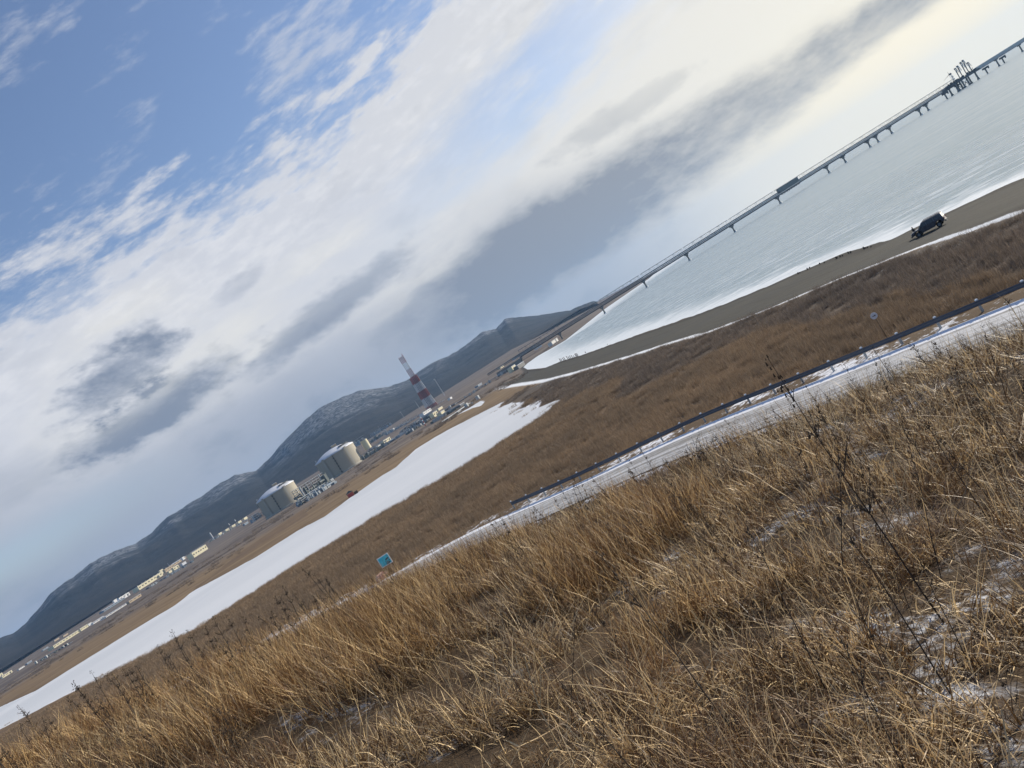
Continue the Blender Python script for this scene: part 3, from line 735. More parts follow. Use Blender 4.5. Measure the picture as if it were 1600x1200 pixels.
# ------------------------------------------------------------------ jetty
JA = Vector((*P(880, 531, 0), 0)); JB = Vector((*P(1526, 125.8, 0), 0))
JD = (JB - JA).normalized(); JN = Vector((-JD.y, JD.x, 0)); JRZ = math.atan2(JD.y, JD.x)
def jx(px, py):
    """distance along the jetty line of the vertical plane through a photo point"""
    d = ray(px, py); d = Vector((d.x, d.y, 0)); o = -JA
    # JA + s*JD = t*d
    det = JD.x * (-d.y) - JD.y * (-d.x)
    return ((-JA.x) * (-d.y) - (-JA.y) * (-d.x)) / det
def jetty():
    j = thing('trestle_jetty', 'long grey trestle jetty carrying pipes on piers across the bay to the loading platform', 'jetty', JA, JRZ)
    spx = [(818,567),(880,531),(946,490),(1011,449),(1078,407),(1149,363),(1220,318),(1296,270),(1373,222),(1440,180),(1500,141)]
    S = [jx(*p) for p in spx]
    extra = [jx(*p) for p in ((1322,254),(1360,229.5),(1394,208.5),(1451,172))]
    U, DK, TOP = 12.2, 14.6, 24.0
    def pier(s, w=4.5, nm='pier'):
        m = MB(); m.box((s, 0, U - 0.9), (w, 11, 1.8)); cap = m.build(nm, M['conc'], j)
        q = MB(); q.prism([(s - 1.9, U - 1.8), (s + 1.9, U - 1.8), (s + 1.0, U - 4.2), (s - 1.0, U - 4.2)], -2.2, 2.2)
        q.tube((s, 0, U - 4), (s, 0, -2), 1.35, 1.35, 10); q.build('column', M['conc'], cap)
        f = MB(); f.tube((s, 0, -0.5), (s, 0, 2.6), 2.3, 1.7, 12); f.build('footing', M['conc'], cap)
        g = MB(); g.tube((s + 0.8, -0.6, -0.4), (s + 0.8, -0.6, 1.5), 2.7, 1.9, 9); g.build('ice_collar', M['ice'], cap)
    for s in S + extra: pier(s)
    for a, b in zip(S, S[1:]):
        L = b - a
        g = MB(); g.box(((a + b) / 2, -3.6, U + 0.8), (L - 0.1, 0.5, 1.6)); g.box(((a + b) / 2, 3.6, U + 0.8), (L - 0.1, 0.5, 1.6)); g.build('girder', M['dark'], j)
        d = MB(); d.box(((a + b) / 2, 0, U + 1.9), (L - 0.1, 9.0, 0.5)); d.build('deck', M['conc'], j)
        t = MB(); e = 3.0
        for y in (-3.4, 3.4):
            t.box(((a + b) / 2, y, TOP), (L - 2 * e, 0.5, 0.7)); t.box(((a + b) / 2, y, DK + 2.7), (L - 0.2, 0.35, 0.35)); t.box(((a + b) / 2, y, DK + 0.3), (L - 0.2, 0.4, 0.4))
            n = 10; x0, x1 = a + e, b - e
            for i in range(n + 1):
                x = x0 + (x1 - x0) * i / n; t.tube((x, y, DK), (x, y, TOP), 0.16, n=4, caps=False)
                if i < n:
                    x2 = x0 + (x1 - x0) * (i + 1) / n
                    t.tube((x, y, DK if i % 2 else TOP), (x2, y, TOP if i % 2 else DK), 0.12, n=4, caps=False)
        for i in range(6):
            x = x0 + (x1 - x0) * i / 5; t.box((x, 0, TOP - 0.2), (0.3, 6.8, 0.3))
        t.build('truss', M['grey'], j)
    p = MB()
    for y, z, r in ((-1.8, DK + 3.4, 0.8), (0.2, DK + 3.2, 0.6), (1.9, DK + 3.4, 0.8), (-0.9, DK + 1.3, 0.5), (1.2, DK + 1.3, 0.5)):
        p.tube((S[0] - 60, y, z), (S[-1], y, z), r, n=8)
    p.build('pipeline', M['grey'], j)
    hr = MB()
    for y in (-5.0, 5.0):
        for z in (0.5, 1.0): hr.box(((S[0] + S[-1]) / 2, y, U + 2.15 + z), (S[-1] - S[0], 0.06, 0.06))
        for i in range(220):
            x = S[0] + (S[-1] - S[0]) * i / 219; hr.box((x, y, U + 2.65), (0.07, 0.07, 1.0))
    hr.build('handrail', M['galv'], j)
    # abutment on the shore
    ab = MB(); ab.box((S[0] - 24, 0, 4.5), (46, 11, 15), taper=0.96); ab.build('abutment', M['conc'], j)
    # the long shed over the deck
    a, b = jx(1215, 297), jx(1244, 278)
    sh = MB(); sh.prism([(a, DK + 1.2), (b, DK + 1.2), (b, DK + 8.4), (a, DK + 8.4)], -4.5, 4.5); s_ = sh.build('valve_shelter', M['green'], j)
    rf = MB(); rf.box(((a + b) / 2, 0, DK + 8.65), (b - a + 1.2, 9.8, 0.45)); rf.build('roof', M['grey'], s_)
    ri = MB()
    for i in range(13): ri.box((a + 0.5 + (b - a - 1) * i / 12, -4.56, DK + 4.8), (0.35, 0.12, 7.0))
    ri.build('rib', M['galv'], s_)
    un = MB()
    for i in range(8):
        x = a + (b - a) * (i + 0.5) / 8; un.box((x, -2, U - 0.6), (1.2, 5, 1.0)); un.tube((x - 2, -3.5, U - 1.2), (x + 2, -3.5, U + 0.4), 0.18, n=4)
    un.build('bearing_frame', M['dark'], s_)
    return S
JS = jetty()

def platform():
    s0, s1 = jx(1488, 150), jx(1529, 124); L = s1 - s0
    o = JA + JD * ((s0 + s1) / 2)
    p = thing('loading_platform', 'dark loading platform at the sea end of the trestle jetty standing on stout piles', 'platform', o, JRZ)
    d = MB(); d.box((0, 0, 15.4), (L + 4, 26, 3.2)); d.box((-L * 0.18, 2, 18.2), (L * 0.5, 16, 2.4)); d.build('deck', M['dark'], p)
    for i, x in enumerate((-L * 0.36, -L * 0.12, L * 0.05, L * 0.38)):
        for y in (-9, 9):
            q = MB(); q.tube((x, y, 13.8), (x, y, -2), 1.5, 1.5, 10); q.tube((x, y, 2.6), (x, y, -0.5), 1.9, 2.6, 10); q.build('pile', M['conc'], p)
    b = MB()
    for y in (-9, 9):
        b = MB(); b.tube((-L * 0.12, y, 2), (L * 0.05, y, 13), 0.5, n=6); b.tube((-L * 0.12, y, 13), (L * 0.05, y, 2), 0.5, n=6); b.build('brace', M['dark'], p)
    e = MB(); rr = random.Random(5)
    for i in range(26):
        x = rr.uniform(-L / 2, L / 2); y = rr.uniform(-11, 5); h = rr.uniform(1, 4.2)
        e.box((x, y, 17 + h / 2), (rr.uniform(1, 3.5), rr.uniform(1, 3), h))
    for i in range(14):
        x = rr.uniform(-L / 2, L / 2); e.tube((x, -11.5, 17), (x, -11.5, 19.6), 0.12, n=4)
    for z in (18, 19.5): e.tube((-L / 2, -12, z), (L / 2, -12, z), 0.12, n=4)
    e.build('deck_equipment', M['dark'], p)
    # leading boom at the right end
    k = MB(); k.tube((L * 0.42, 0, 18), (L * 0.42 + 6, 0, 23), 0.7, 0.5, 6); k.build('gangway_arm', M['grey'], p)
    # loading arms
    for n_, (px_, py_, hh) in enumerate(((1502, 134, 22), (1506, 131, 23.5), (1512, 127, 26), (1516, 125, 27), (1520,122,19))):
        x = jx(px_ + 0, py_ + 0) - (s0 + s1) / 2
        x += 3
        a = link(bpy.data.objects.new('loading_arm', None), p); a.location = (x, 0, 16.9)
        r_ = MB(); r_.tube((0, -3, 0), (0, -3, hh * 0.86), 0.75, 0.6, 8); r_.build('riser', M['dark'] if n_ % 2 else M['grey'], a)
        i_ = MB(); i_.tube((0.3, -3.2, hh * 0.40), (0.7, -5.2, hh * 0.98), 0.55, 0.5, 8); i_.tube((0.7, -5.2, hh * 0.98), (1.2, -6.6, hh * 0.5), 0.45, 0.4, 8); i_.build('boom', M['galv'], a)
        w_ = MB(); w_.box((0, -3.2, hh * 0.93), (1.9, 1.9, hh * 0.12)); w_.build('counterweight', M['dark'], a)
        l_ = MB()
        for q in range(9):
            z = q * hh * 0.085
            l_.box((0.9, -1.6, z + 0.3), (2.2, 0.2, 0.25)); l_.tube((0.2, -1.6, z), (1.9, -1.6, z + hh * 0.085), 0.1, n=4, caps=False)
        l_.tube((1.9, -1.6, 0), (1.9, -1.6, hh * 0.78), 0.15, n=4); l_.build('ladder_frame', M['green'], a)
    # crane
    x = jx(1497, 137) - (s0 + s1) / 2
    c = thing('jetty_crane', 'pale lattice crane with its thin boom swung left over the jetty platform', 'crane', o + JD * x + Vector((0, 0, 19)), JRZ)
    t = MB()
    for sx in (-1.3, 1.3):
        for sy in (-1.3, 1.3): t.tube((sx, sy, 0), (sx, sy, 14), 0.22, n=5)
    for i in range(7):
        for sx, sy, ex, ey in ((-1.3,-1.3,1.3,-1.3),(1.3,-1.3,1.3,1.3)):
            t.tube((sx, sy, i * 2), (ex, ey, i * 2 + 2), 0.14, n=4); t.box(((sx + ex) / 2, (sy + ey) / 2, i * 2), (abs(ex - sx) + 0.3, abs(ey - sy) + 0.3, 0.22))
    t.box((2.2, 0, 4.5), (1.5, 2, 1.6)); t.box((2.2, 0, 9.0), (1.5, 2, 1.6)); t.build('tower', M['tower_white'], c)
    cb = MB(); cb.box((0, 0, 15.2), (3.4, 3, 2.6)); cb.tube((-1, 0, 16), (-3.0, 0, 20.5), 0.3, 0.2, 5); cb.build('cab', M['dark'], c)
    bm_ = MB(); bm_.tube((-1.4, 0, 15.4), (-16, 0, 11.0), 0.45, 0.25, 6); bm_.build('boom', M['tan'], c)
    # mooring platforms standing beside the jetty
    for px_, py_, lab in ((1480,154,'mooring dolphin just landward of the loading platform'),(1543,114,'mooring dolphin nearest seaward of the loading platform'),(1569,97,'mooring dolphin farther out under the catwalk')):
        s = jx(px_, py_); q = thing('mooring_dolphin', 'dark ' + lab, 'dolphin', JA + JD * s + Vector((0, 0, 0)), JRZ, 'mooring dolphins by the jetty')
        m1 = MB(); m1.tube((0, 0, 11), (0, 0, -2), 1.3, 1.3, 10); m1.build('pile', M['conc'], q)
        m2 = MB(); m2.box((1.5, 0, 10.6), (8, 8, 3.2)); m2.build('cap', M['dark'], q)
        m3 = MB(); m3.box((4.2, -3.2, 8.2), (1.6, 1.4, 2.6)); m3.build('fender', M['rubber'], q)
    # catwalk to the outer dolphins
    s2 = jx(1640, 54); Lc = s2 - s1
    cw = thing('catwalk', 'pale grey enclosed catwalk running on seaward from the loading platform', 'catwalk', JA + JD * s1, JRZ)
    w = MB(); w.prism([(2, 14.3), (Lc, 14.3), (Lc, 20.2), (2, 20.2)], -1.6, 1.6); w.build('tube_girder', M['galv'], cw)
    w = MB(); w.box((Lc / 2 + 1, 0, 13.8), (Lc - 2, 3.6, 0.9)); w.build('floor_beam', M['dark'], cw)
    for px_, py_ in ((1561,102),(1597,79)):
        s = jx(px_, py_) - s1; w = MB(); w.tube((s, 0, 13.4), (s, 0, -2), 1.3, 1.3, 10); w.tube((s, 0, 2.2), (s, 0, -0.5), 1.6, 2.4, 10); w.box((s, 0, 12.6), (5, 5, 1.6)); w.build('pier', M['conc'], cw)
platform()

# ------------------------------------------------------------------ storage tanks
def tank(p, R, H, label, yaw=0.0):
    t = thing('storage_tank', label, 'tank', p, yaw, 'large concrete storage tanks')
    MB().lathe([(R, -6), (R, H)], n=96).build('wall', M['tank'], t, True)
    MB().lathe([(R + 1.1, -6), (R + 1.1, 3.2), (R, 4.0)], n=96).build('base_ring', M['tankpanel'], t)
    pr = [(R * math.sin(a), H + 0.3 + (math.cos(a) - math.cos(0.62)) * R / math.sin(0.62) * 0.62 if True else 0) for a in np.linspace(0.0, 1.0, 2)]
    dome = []
    for k in range(13):
        u = 1 - k / 12.0; rr = (R + 0.6) * u
        dome.append((max(rr, 0.01), H + 0.6 + 9.5 * (1 - u * u)))
    MB().lathe([(R + 0.6, H - 0.8)] + dome, n=64).build('roof', M['roofw'], t, True)
    for a in (-2.35, -1.16, -0.05, 1.6, 3.0):
        q = MB(); q.lathe([(R + 0.01, 0), (R + 1.5, 0), (R + 1.5, H + 1.4), (R + 0.01, H + 1.4)], n=5, a0=a, a1=a + 0.12); q.build('pilaster', M['tankpanel'], t)
    c, s = math.cos(-1.78), math.sin(-1.78)
    q = MB()
    for k in range(6): q.box(((R + 0.9) * c, (R + 0.9) * s, 5 + k * 5.2), (2.4, 2.0, 1.6), rz=-1.78 + math.pi / 2)
    q.tube(((R + 1.2) * c, (R + 1.2) * s, 2), ((R + 1.2) * c, (R + 1.2) * s, H), 0.35, n=6); q.build('stair_tower', M['dark'], t)
    q = MB(); q.box((6, -4, H + 12.0), (9, 7, 3.0)); w = q.build('roof_cabin', M['tan'], t)
    q = MB(); q.box((6, -4, H + 13.9), (9.6, 7.6, 0.6)); q.build('roof', M['roofw'], w)
    q = MB(); q.box((R * 0.52, -R * 0.5, H + 6.2), (24, 7, 1.0), rz=0.9)
    for k in range(9): q.tube((R * 0.3 + k * 2, -R * 0.62 + k * 0.3, H + 3), (R * 0.3 + k * 2, -R * 0.62 + k * 0.3, H + 8.6), 0.25, n=5)
    q.box((R * 0.5, -R * 0.52, H + 8.4), (20, 0.3, 0.3)); q.build('pipe_platform', M['dark'], t)
    q = MB()
    for k in range(80):
        a = 2 * math.pi * k / 80; q.box((R * math.cos(a), R * math.sin(a), H + 1.6), (0.15, 0.15, 2.0))
    q.lathe([(R, H + 2.5), (R + 0.15, H + 2.5)], n=80); q.build('railing', M['galv'], t)
    q = MB(); q.tube((-R + 3, -6, H + 1), (-R + 3, -6, H + 6), 0.5, n=6); q.box((-R + 3, -6, H + 5), (2, 2, 1.5)); q.build('vent', M['galv'], t)
TK = [(446, 794, 1480), (540, 737, 1430)]
tank(T1 - Vector((0, 0, 1)), 36.5, 35, 'big round storage tank with domed snowy roof, the one farther left along the shore', 0.30)
tank(T2 - Vector((0, 0, 1)), 36.5, 37.5, 'big round storage tank with domed snowy roof, next to the small cream tank', 0.30)

# ------------------------------------------------------------------ plain buildings
def make_building(px0, py0, px1, py1, hpx, D, mat, name, label, cat, yaw=60, depth=None, group=None, roofmat=None, pitched=False, vents=0, windows=0, door=False, zoff=-1.0):
    a = atD(px0, py0, D); b = atD(px1, py1, D); c = (a + b) / 2; app = (b - a).length
    ya = rad(yaw); azc = math.atan2(c.x, c.y)
    vis = max(0.45, math.cos(ya + azc))
    W = app / vis * 0.92; dp = depth or max(8.0, W * 0.35); H = hpx * D / F
    zt = min(a.z, b.z)
    t = thing(name, label, cat, (c.x, c.y + dp * 0.3, c.z), ya, group)
    m = MB()
    if pitched:
        for x0, x1 in ((-W / 2, W / 2),):
            prof = [(-dp / 2, zoff - 4), (dp / 2, zoff - 4), (dp / 2, H * 0.8), (0, H), (-dp / 2, H * 0.8)]
            o = len(m.v); n = 5
            for x in (x0, x1):
                for (y, z) in prof: m.v.append((x, y, z))
            for i in range(n): m.f.append((o + i, o + (i + 1) % n, o + n + (i + 1) % n, o + n + i))
            m.f.append(tuple(o + i for i in range(n))[::-1]); m.f.append(tuple(o + n + i for i in range(n)))
    else:
        m.box((0, 0, (H + zoff - 4) / 2), (W, dp, H - zoff + 4))
    m.build('wall', M[mat], t)
    r = MB()
    if pitched:
        for sg in (-1, 1):
            r.poly([(-W / 2 - .5, sg * (dp / 2 + .6), H * 0.8 - 0.1), (W / 2 + .5, sg * (dp / 2 + .6), H * 0.8 - 0.1), (W / 2 + .5, 0, H + 0.3), (-W / 2 - .5, 0, H + 0.3)])
            r.poly([(-W / 2 - .5, sg * (dp / 2 + .6), H * 0.8 + 0.2), (W / 2 + .5, sg * (dp / 2 + .6), H * 0.8 + 0.2), (W / 2 + .5, 0, H + 0.6), (-W / 2 - .5, 0, H + 0.6)])
    else:
        r.box((0, 0, H + 0.25), (W + 0.8, dp + 0.8, 0.5))
    r.build('roof', M[roofmat or 'roofw'], t)
    for i in range(vents):
        v = MB(); x = -W / 2 + W * (i + 0.5) / vents; v.tube((x, -dp * 0.2, H), (x, -dp * 0.2, H + 2.6), 0.8, 0.8, 8); v.tube((x, -dp * 0.2, H + 2.6), (x, -dp * 0.2, H + 3.4), 1.3, 0.3, 8); v.build('roof_vent', M['galv'], t)
    for i in range(windows):
        v = MB(); x = -W / 2 + W * (i + 0.5) / windows; v.box((x, -dp / 2 - 0.03, H * 0.55), (W / windows * 0.5, 0.14, H * 0.22)); v.build('window', M['glass'], t)
    if door:
        v = MB(); v.box((W * 0.3, -dp / 2 - 0.04, H * 0.25), (W * 0.12, 0.16, H * 0.5)); v.build('door', M['dark'], t)
    return t
for a_, k_ in BUILDINGS: make_building(*a_, **k_)
# red hut on the far bank of the frozen lake
x, y = P(548, 777.5, 2.5)
h = thing('fishing_hut', 'small dark red hut on the far bank of the frozen lake', 'hut', (x, y + 3, 2.2), 0.3)
MB().box((0, 0, 1.2), (3.2, 2.4, 2.4)).build('wall', M['red'], h); MB().prism([(-2.1, 2.6), (2.1, 2.6), (0, 3.8)], -1.6, 1.6).build('roof', M['dark'], h)
MB().box((2.9, -0.2, 0.9), (2.0, 1.8, 1.8)).build('crate', M['wood'], h)
# small cream tank
p = atD(573.5, 697.5, 1440)
t = thing('small_tank', 'small cream cylindrical tank just right of the big storage tank', 'tank', p - Vector((0, 0, 1)))
MB().lathe([(6.2, -4), (6.2, 13.5)], n=32).build('wall', M['cream'], t, True); MB().lathe([(6.4, 13.3), (3.5, 15), (0.01, 15.6)], n=32).build('roof', M['grey'], t, True)
MB().tube((-3, -6.6, 0), (-3, -6.6, 14), 0.4, n=6).build('pipe', M['galv'], t)
# white exhaust stacks
for i, (bx, by, hp, lab) in enumerate([(334.5,843,12.5,'tallest white stack, left of the four short ones'),(339.5,833.5,4.6,'short white stack nearest the tallest one'),(350,827.5,4.6,'second of the short white stacks'),(359.5,822,4.6,'third of the short white stacks'),(369,816,4.6,'short white stack farthest right')]):
    D_ = solveD(bx, by); p = atD(bx, by, D_); H = hp * D_ / F
    t = thing('exhaust_stack', lab, 'stack', p, 0, 'white exhaust stacks')
    MB().tube((0, 0, -2), (0, 0, H), 2.1 if i else 2.0, 1.7, 12).build('flue', M['white'], t); MB().tube((0, 0, H), (0, 0, H + 0.8), 1.7, 1.7, 12).build('rim', M['galv'], t)
    MB().box((0, 0, 0.5), (5, 5, 5)).build('base', M['cream'] if i else M['bluegrey'], t)
    if i == 0:
        q = MB()
        for sx in (-2.6, 0.2): q.tube((sx - 1, -1.6, 0), (sx - 1, -1.6, H * 0.8), 0.3, n=5)
        for k in range(6): q.box((-2.2, -1.6, k * H / 7 + 1), (3.2, 0.4, 0.4))
        q.build('ladder_frame', M['bluegrey'], t)

# ------------------------------------------------------------------ pipe racks and process equipment
def make_rack(px0, py0, px1, py1, hpx, D, label, mat='galv', levels=2, bays=None, clutter=0, seed=1, D2=None, name='pipe_rack'):
    a = atD(px0, py0, D); b = atD(px1, py1, D2 or D); v = b - a; L = math.hypot(v.x, v.y); rz = math.atan2(v.y, v.x); H = hpx * D / F; sl = v.z / L
    t = thing(name, label, name.replace('_', ' '), a, rz)
    n = bays or max(3, int(L / 9)); m = MB(); g = MB(); rr = random.Random(seed)
    for i in range(n + 1):
        x = L * i / n; z0 = sl * x
        for y in (0, 6): m.tube((x, y, z0 - 5), (x, y, z0 + H), 0.32, n=4, caps=False)
        for k in range(levels): m.box((x, 3, z0 + H * (k + 1) / levels - 0.3), (0.5, 6, 0.5))
    m.build('post', M[mat], t)
    for k in range(levels):
        for y in (0, 2, 4, 6):
            z = H * (k + 1) / levels; g.tube((-1, y, z), (L + 1, y, z + sl * L), 0.42, n=6)
    g.build('pipe', M['galv' if mat != 'tower_white' else 'white'], t)
    if clutter:
        e = MB()
        for i in range(clutter):
            x = rr.uniform(0, L); h = rr.uniform(0.15, 0.95) * H; w = rr.uniform(1.5, 6); k = rr.random(); y = rr.uniform(-16, 12)
            if k < 0.4: e.box((x, y, sl * x + h / 2 - 2), (w, w, h + 4))
            elif k < 0.75: e.tube((x, y, sl * x - 3), (x, y, sl * x + h), w * 0.35, n=10)
            else: e.tube((x - w, y, sl * x + h * 0.6), (x + w, y, sl * x + h * 0.6), w * 0.35, n=10)
        e.build('vessels', M[['green', 'grey', 'bluegrey'][seed % 3]], t)['kind'] = 'stuff'
        e = MB()
        for i in range(max(2, clutter // 3)):
            x = rr.uniform(0, L); h = rr.uniform(0.3, 1.1) * H; e.tube((x, -8, sl * x - 2), (x, -8, sl * x + h), rr.uniform(0.5, 1.2), n=8); e.box((x + 4, -14, sl * x + 1), (3, 3, 5))
        e.build('columns', M['galv'], t)['kind'] = 'stuff'

for a_, k_ in RACKS: make_rack(*a_, **k_)

# ------------------------------------------------------------------ chimney tower, masts
def flare():
    DT = min(2200, solveD(675.5, 638)); p = atD(675.5, 637, DT); H = 96 * DT / F
    t = thing('chimney_tower', 'tall red and white lattice tower carrying thin flues', 'tower', p - Vector((0, 0, 1)), 0.35)
    w0, w1 = 10.0 * DT / 1700, 6.4 * DT / 1700; HL = H * 0.60
    bands = [(0, .10, 'red'), (.10, .34, 'tower_white'), (.34, .56, 'red'), (.56, .80, 'tower_white'), (.80, 1.0, 'red')]
    def w(z): return w0 + (w1 - w0) * z / HL
    for a, b, c in bands:
        z0, z1 = a * HL, b * HL; m = MB(); n = max(1, int((z1 - z0) / 4.2))
        for (i, j) in ((-1, -1), (1, -1), (1, 1), (-1, 1)): m.tube((i * w(z0), j * w(z0), z0), (i * w(z1), j * w(z1), z1), 0.85, n=6, caps=False)
        for k in range(n):
            za, zb = z0 + (z1 - z0) * k / n, z0 + (z1 - z0) * (k + 1) / n; A, B = w(za), w(zb)
            for (i, j, i2, j2) in ((-1, -1, 1, -1), (1, -1, 1, 1), (1, 1, -1, 1), (-1, 1, -1, -1)):
                m.tube((i * A, j * A, za), (i2 * B, j2 * B, zb), 0.5, n=4, caps=False); m.tube((i2 * A, j2 * A, za), (i * B, j * B, zb), 0.5, n=4, caps=False)
                m.tube((i * A, j * A, za), (i2 * A, j2 * A, za), 0.38, n=4, caps=False)
        m.build('lattice_section', M[c], t)
    k = 0
    for (x, y) in ((-6.0, -2), (-2.0, -2.4), (2.0, -1.6), (6.0, -2.2)):
        hh = H - 4 if k < 3 else H; segs = [(HL * .95, .74 * H, 'red'), (.74 * H, .86 * H, 'tower_white'), (.86 * H, hh, 'red')]
        f = MB(); f.tube((x, y, 0), (x, y, HL * .95), 1.1, n=8); fo = f.build('flue', M['dark'], t)
        for a, b, c in segs: MB().tube((x, y, a), (x, y, b), 0.95 if c == 'red' else 0.85, n=8).build('painted_band', M[c if (k % 2 == 0 or c == 'red') else 'tower_white'], fo)
        k += 1
    m = MB()
    for z in (HL + 6, HL + 14, HL + 22, H - 8): m.box((0, -2, z), (13.0, 4.5, 0.7))
    for x in (-4.6, 4.6): m.tube((x, 0, HL), (x, 0, H - 7), 0.3, n=5)
    m.build('bracing_frame', M['dark'], t)
    MB().tube((6.0, -2.2, H), (6.0, -2.2, H + 3.5), 0.5, 0.2, 6).build('burner_tip', M['red'], t)
flare()
def mast(bx, by, tx, ty, D, r, mat, name, label, head=None, bands=False):
    D = min(2600, solveD(bx, by)); p = atD(bx, by, D); H = math.hypot(tx - bx, ty - by) * D / F
    t = thing(name, label, name.replace('_', ' '), p)
    if bands:
        for i in range(6): MB().tube((0, 0, H * i / 6 - (2 if i == 0 else 0)), (0, 0, H * (i + 1) / 6), r, n=6).build('mast_section', M['red' if i % 2 == 0 else 'white'], t)
    else: MB().tube((0, 0, -3), (0, 0, H), r, r * 0.7, 6).build('pole', M[mat], t)
    if head: MB().box((-1, 0, H + 0.5), head).build('lamp_head', M['white'], t)
mast(694,616.5,679,593,2200,0.9,'tower_white','light_mast','tall pale lighting mast on the slope right of the chimney tower',(4.5, 2, 1.8))
mast(655.5,638,649,627,2000,0.7,'galv','light_mast','faint short mast on the slope just left of the chimney tower')
mast(631,652,626,644,2000,0.6,'galv','light_mast','faint mast standing left of the chimney tower above the long rack',(2, 2, 1.5))
mast(597,676,591,666,1800,0.5,'galv','light_mast','thin mast rising behind the pipe rack right of the small tank')
mast(665,665,657.5,651,1640,0.9,'red','banded_mast','short red and white banded mast in front of the equipment rows',None,True)
mast(281,880,279.5,872,1800,0.5,'galv','light_mast','thin mast on the tan workshops')
mast(266,887,263.5,879,1800,0.5,'galv','light_mast','thin mast left of the other mast on the tan workshops')

# ------------------------------------------------------------------ guard rail
RG = resample(smooth_line(resample(RAIL, 2.0), 6), 1.0)
def guardrail():
    # every stretch of rail is 4 m long
    rl = thing('guard_rail', 'long snow capped steel guard rail along the far side of the snowy road', 'guard rail', (RG[0][0], RG[0][1], RZ))
    ox, oy = RG[0]
    pts = [q for q in RG]
    # posts every 2 m by arc length
    acc = 0; post = [pts[0]]
    for a, b in zip(pts, pts[1:]):
        acc += math.hypot(b[0] - a[0], b[1] - a[1])
        if acc >= 1.9: post.append(b); acc = 0
    pm = MB().box((0, 0, 0.28), (0.14, 0.10, 1.05)).mesh('post', M['galv']); cm = MB().box((0, 0, 0.83), (0.18, 0.16, 0.06), taper=0.7).mesh('snow_cap', M['ice'])
    prof = [(0.0, -0.16), (0.06, -0.11), (0.0, -0.05), (0.0, 0.05), (0.06, 0.11), (0.0, 0.16)]
    for i, p in enumerate(post):
        o = link(bpy.data.objects.new('post', pm), rl); o.location = (p[0] - ox, p[1] - oy, 0)
        c = link(bpy.data.objects.new('snow_cap', cm), o)
        if i < len(post) - 1:
            q = post[i + 1]; dx, dy = q[0] - p[0], q[1] - p[1]; L = math.hypot(dx, dy); nx, ny = dy / L, -dx / L
            nx, ny = -nx, -ny
            m = MB(); o_ = 0
            for e, (bx, by) in enumerate(((p[0], p[1]), (q[0], q[1]))):
                for (off, z) in prof: m.v.append((bx - ox + nx * (0.10 + off) , by - oy + ny * (0.10 + off), 0.60 + z))
            for k in range(5): m.f.append((k, k + 1, 7 + k, 6 + k))
            m.build('rail', M['railm'], rl)
M['railm'] = pmat('weathered_rail_steel', (0.11, 0.125, 0.15), 0.55, 0.3, scale=1.0)
guardrail()

# ------------------------------------------------------------------ signs by the road
def board_sign():
    x, y = P(612, 893, RZ); base = Vector((x, y, RZ))
    D = y; s = D / F
    t = thing('notice_board', 'turquoise notice board with white edge on thin posts beside the snowy road', 'notice board', base, 0.05)
    W, H = 19.5 * s, 17.0 * s; z0 = 1.0
    z0 = 12 * s
    MB().box((0, 0, z0 + H / 2), (W, 0.05, H)).build('panel', M['white'], t)
    m, tt, b = new_mat('turquoise_map_print')
    co = tt.nodes.new('ShaderNodeTexCoord').outputs['Object']
    n1 = noise(co, 1.6, 4, 0.6); n2 = noise(co, 5.0, 3, 0.6)
    c = mix(sstep(0.35, 0.65, n1), (0.05, 0.50, 0.62), (0.10, 0.64, 0.72)); c = mix(sstep(0.58, 0.64, n2 * 0.5 + n1 * 0.5) * 0.85, c, (0.03, 0.05, 0.06)); tt.links.new(c, b.inputs['Base Color']); b.inputs['Roughness'].default_value = 0.4
    MB().box((0, -0.035, z0 + H / 2), (W * 0.88, 0.02, H * 0.86)).build('map_print', m, t)
    q = MB(); rr = random.Random(3)
    for i in range(16): q.box((rr.uniform(-.05, .38) * W, -0.05 - i * 0.0005, z0 + H * rr.uniform(.1, .62)), (rr.uniform(.06, .18) * W, 0.008, rr.uniform(.03, .09) * H))
    q.build('printed_mark', M['dark'], t)
    for sx in (-1, 1): MB().tube((sx * W * 0.42, 0.05, -0.3), (sx * W * 0.42, 0.05, z0 + H), 0.035, n=8).build('post', M['wood'], t)
    # painted boulder below it
    x, y = P(606, 905, RZ - 0.2); s = y / F
    b_ = thing('painted_boulder', 'pink and orange painted block under the turquoise notice board', 'block', (x - 0.4, y, RZ - 0.3), 0.5)
    m, tt, b = new_mat('flaking_pink_orange_paint')
    co = tt.nodes.new('ShaderNodeTexCoord').outputs['Object']
    n1 = noise(co, 3.0, 5, 0.7); n2 = noise(co, 9.0, 4, 0.7)
    c = mix(sstep(0.4, 0.6, n1), (0.42, 0.12, 0.07), (0.72, 0.40, 0.28)); c = mix(sstep(0.52, 0.62, n2), c, (0.75, 0.66, 0.62)); tt.links.new(c, b.inputs['Base Color']); b.inputs['Roughness'].default_value = 0.8; bump(b, n2, 0.6, 0.05)
    k = MB(); k.prism([(-0.75, 0), (0.75, 0), (0.72, 1.0), (0.35, 1.25), (-0.45, 1.15), (-0.78, 0.7)], -0.5, 0.5); o = k.build('block', m, b_)
    o.scale = (s / 0.07 * 0.9,) * 3
    k = MB(); k.prism([(0.30, 0.10), (0.74, 0.10), (0.70, 0.75), (0.32, 0.8)], -0.53, -0.49); o2 = k.build('dark_side', M['dark'], o)
board_sign()
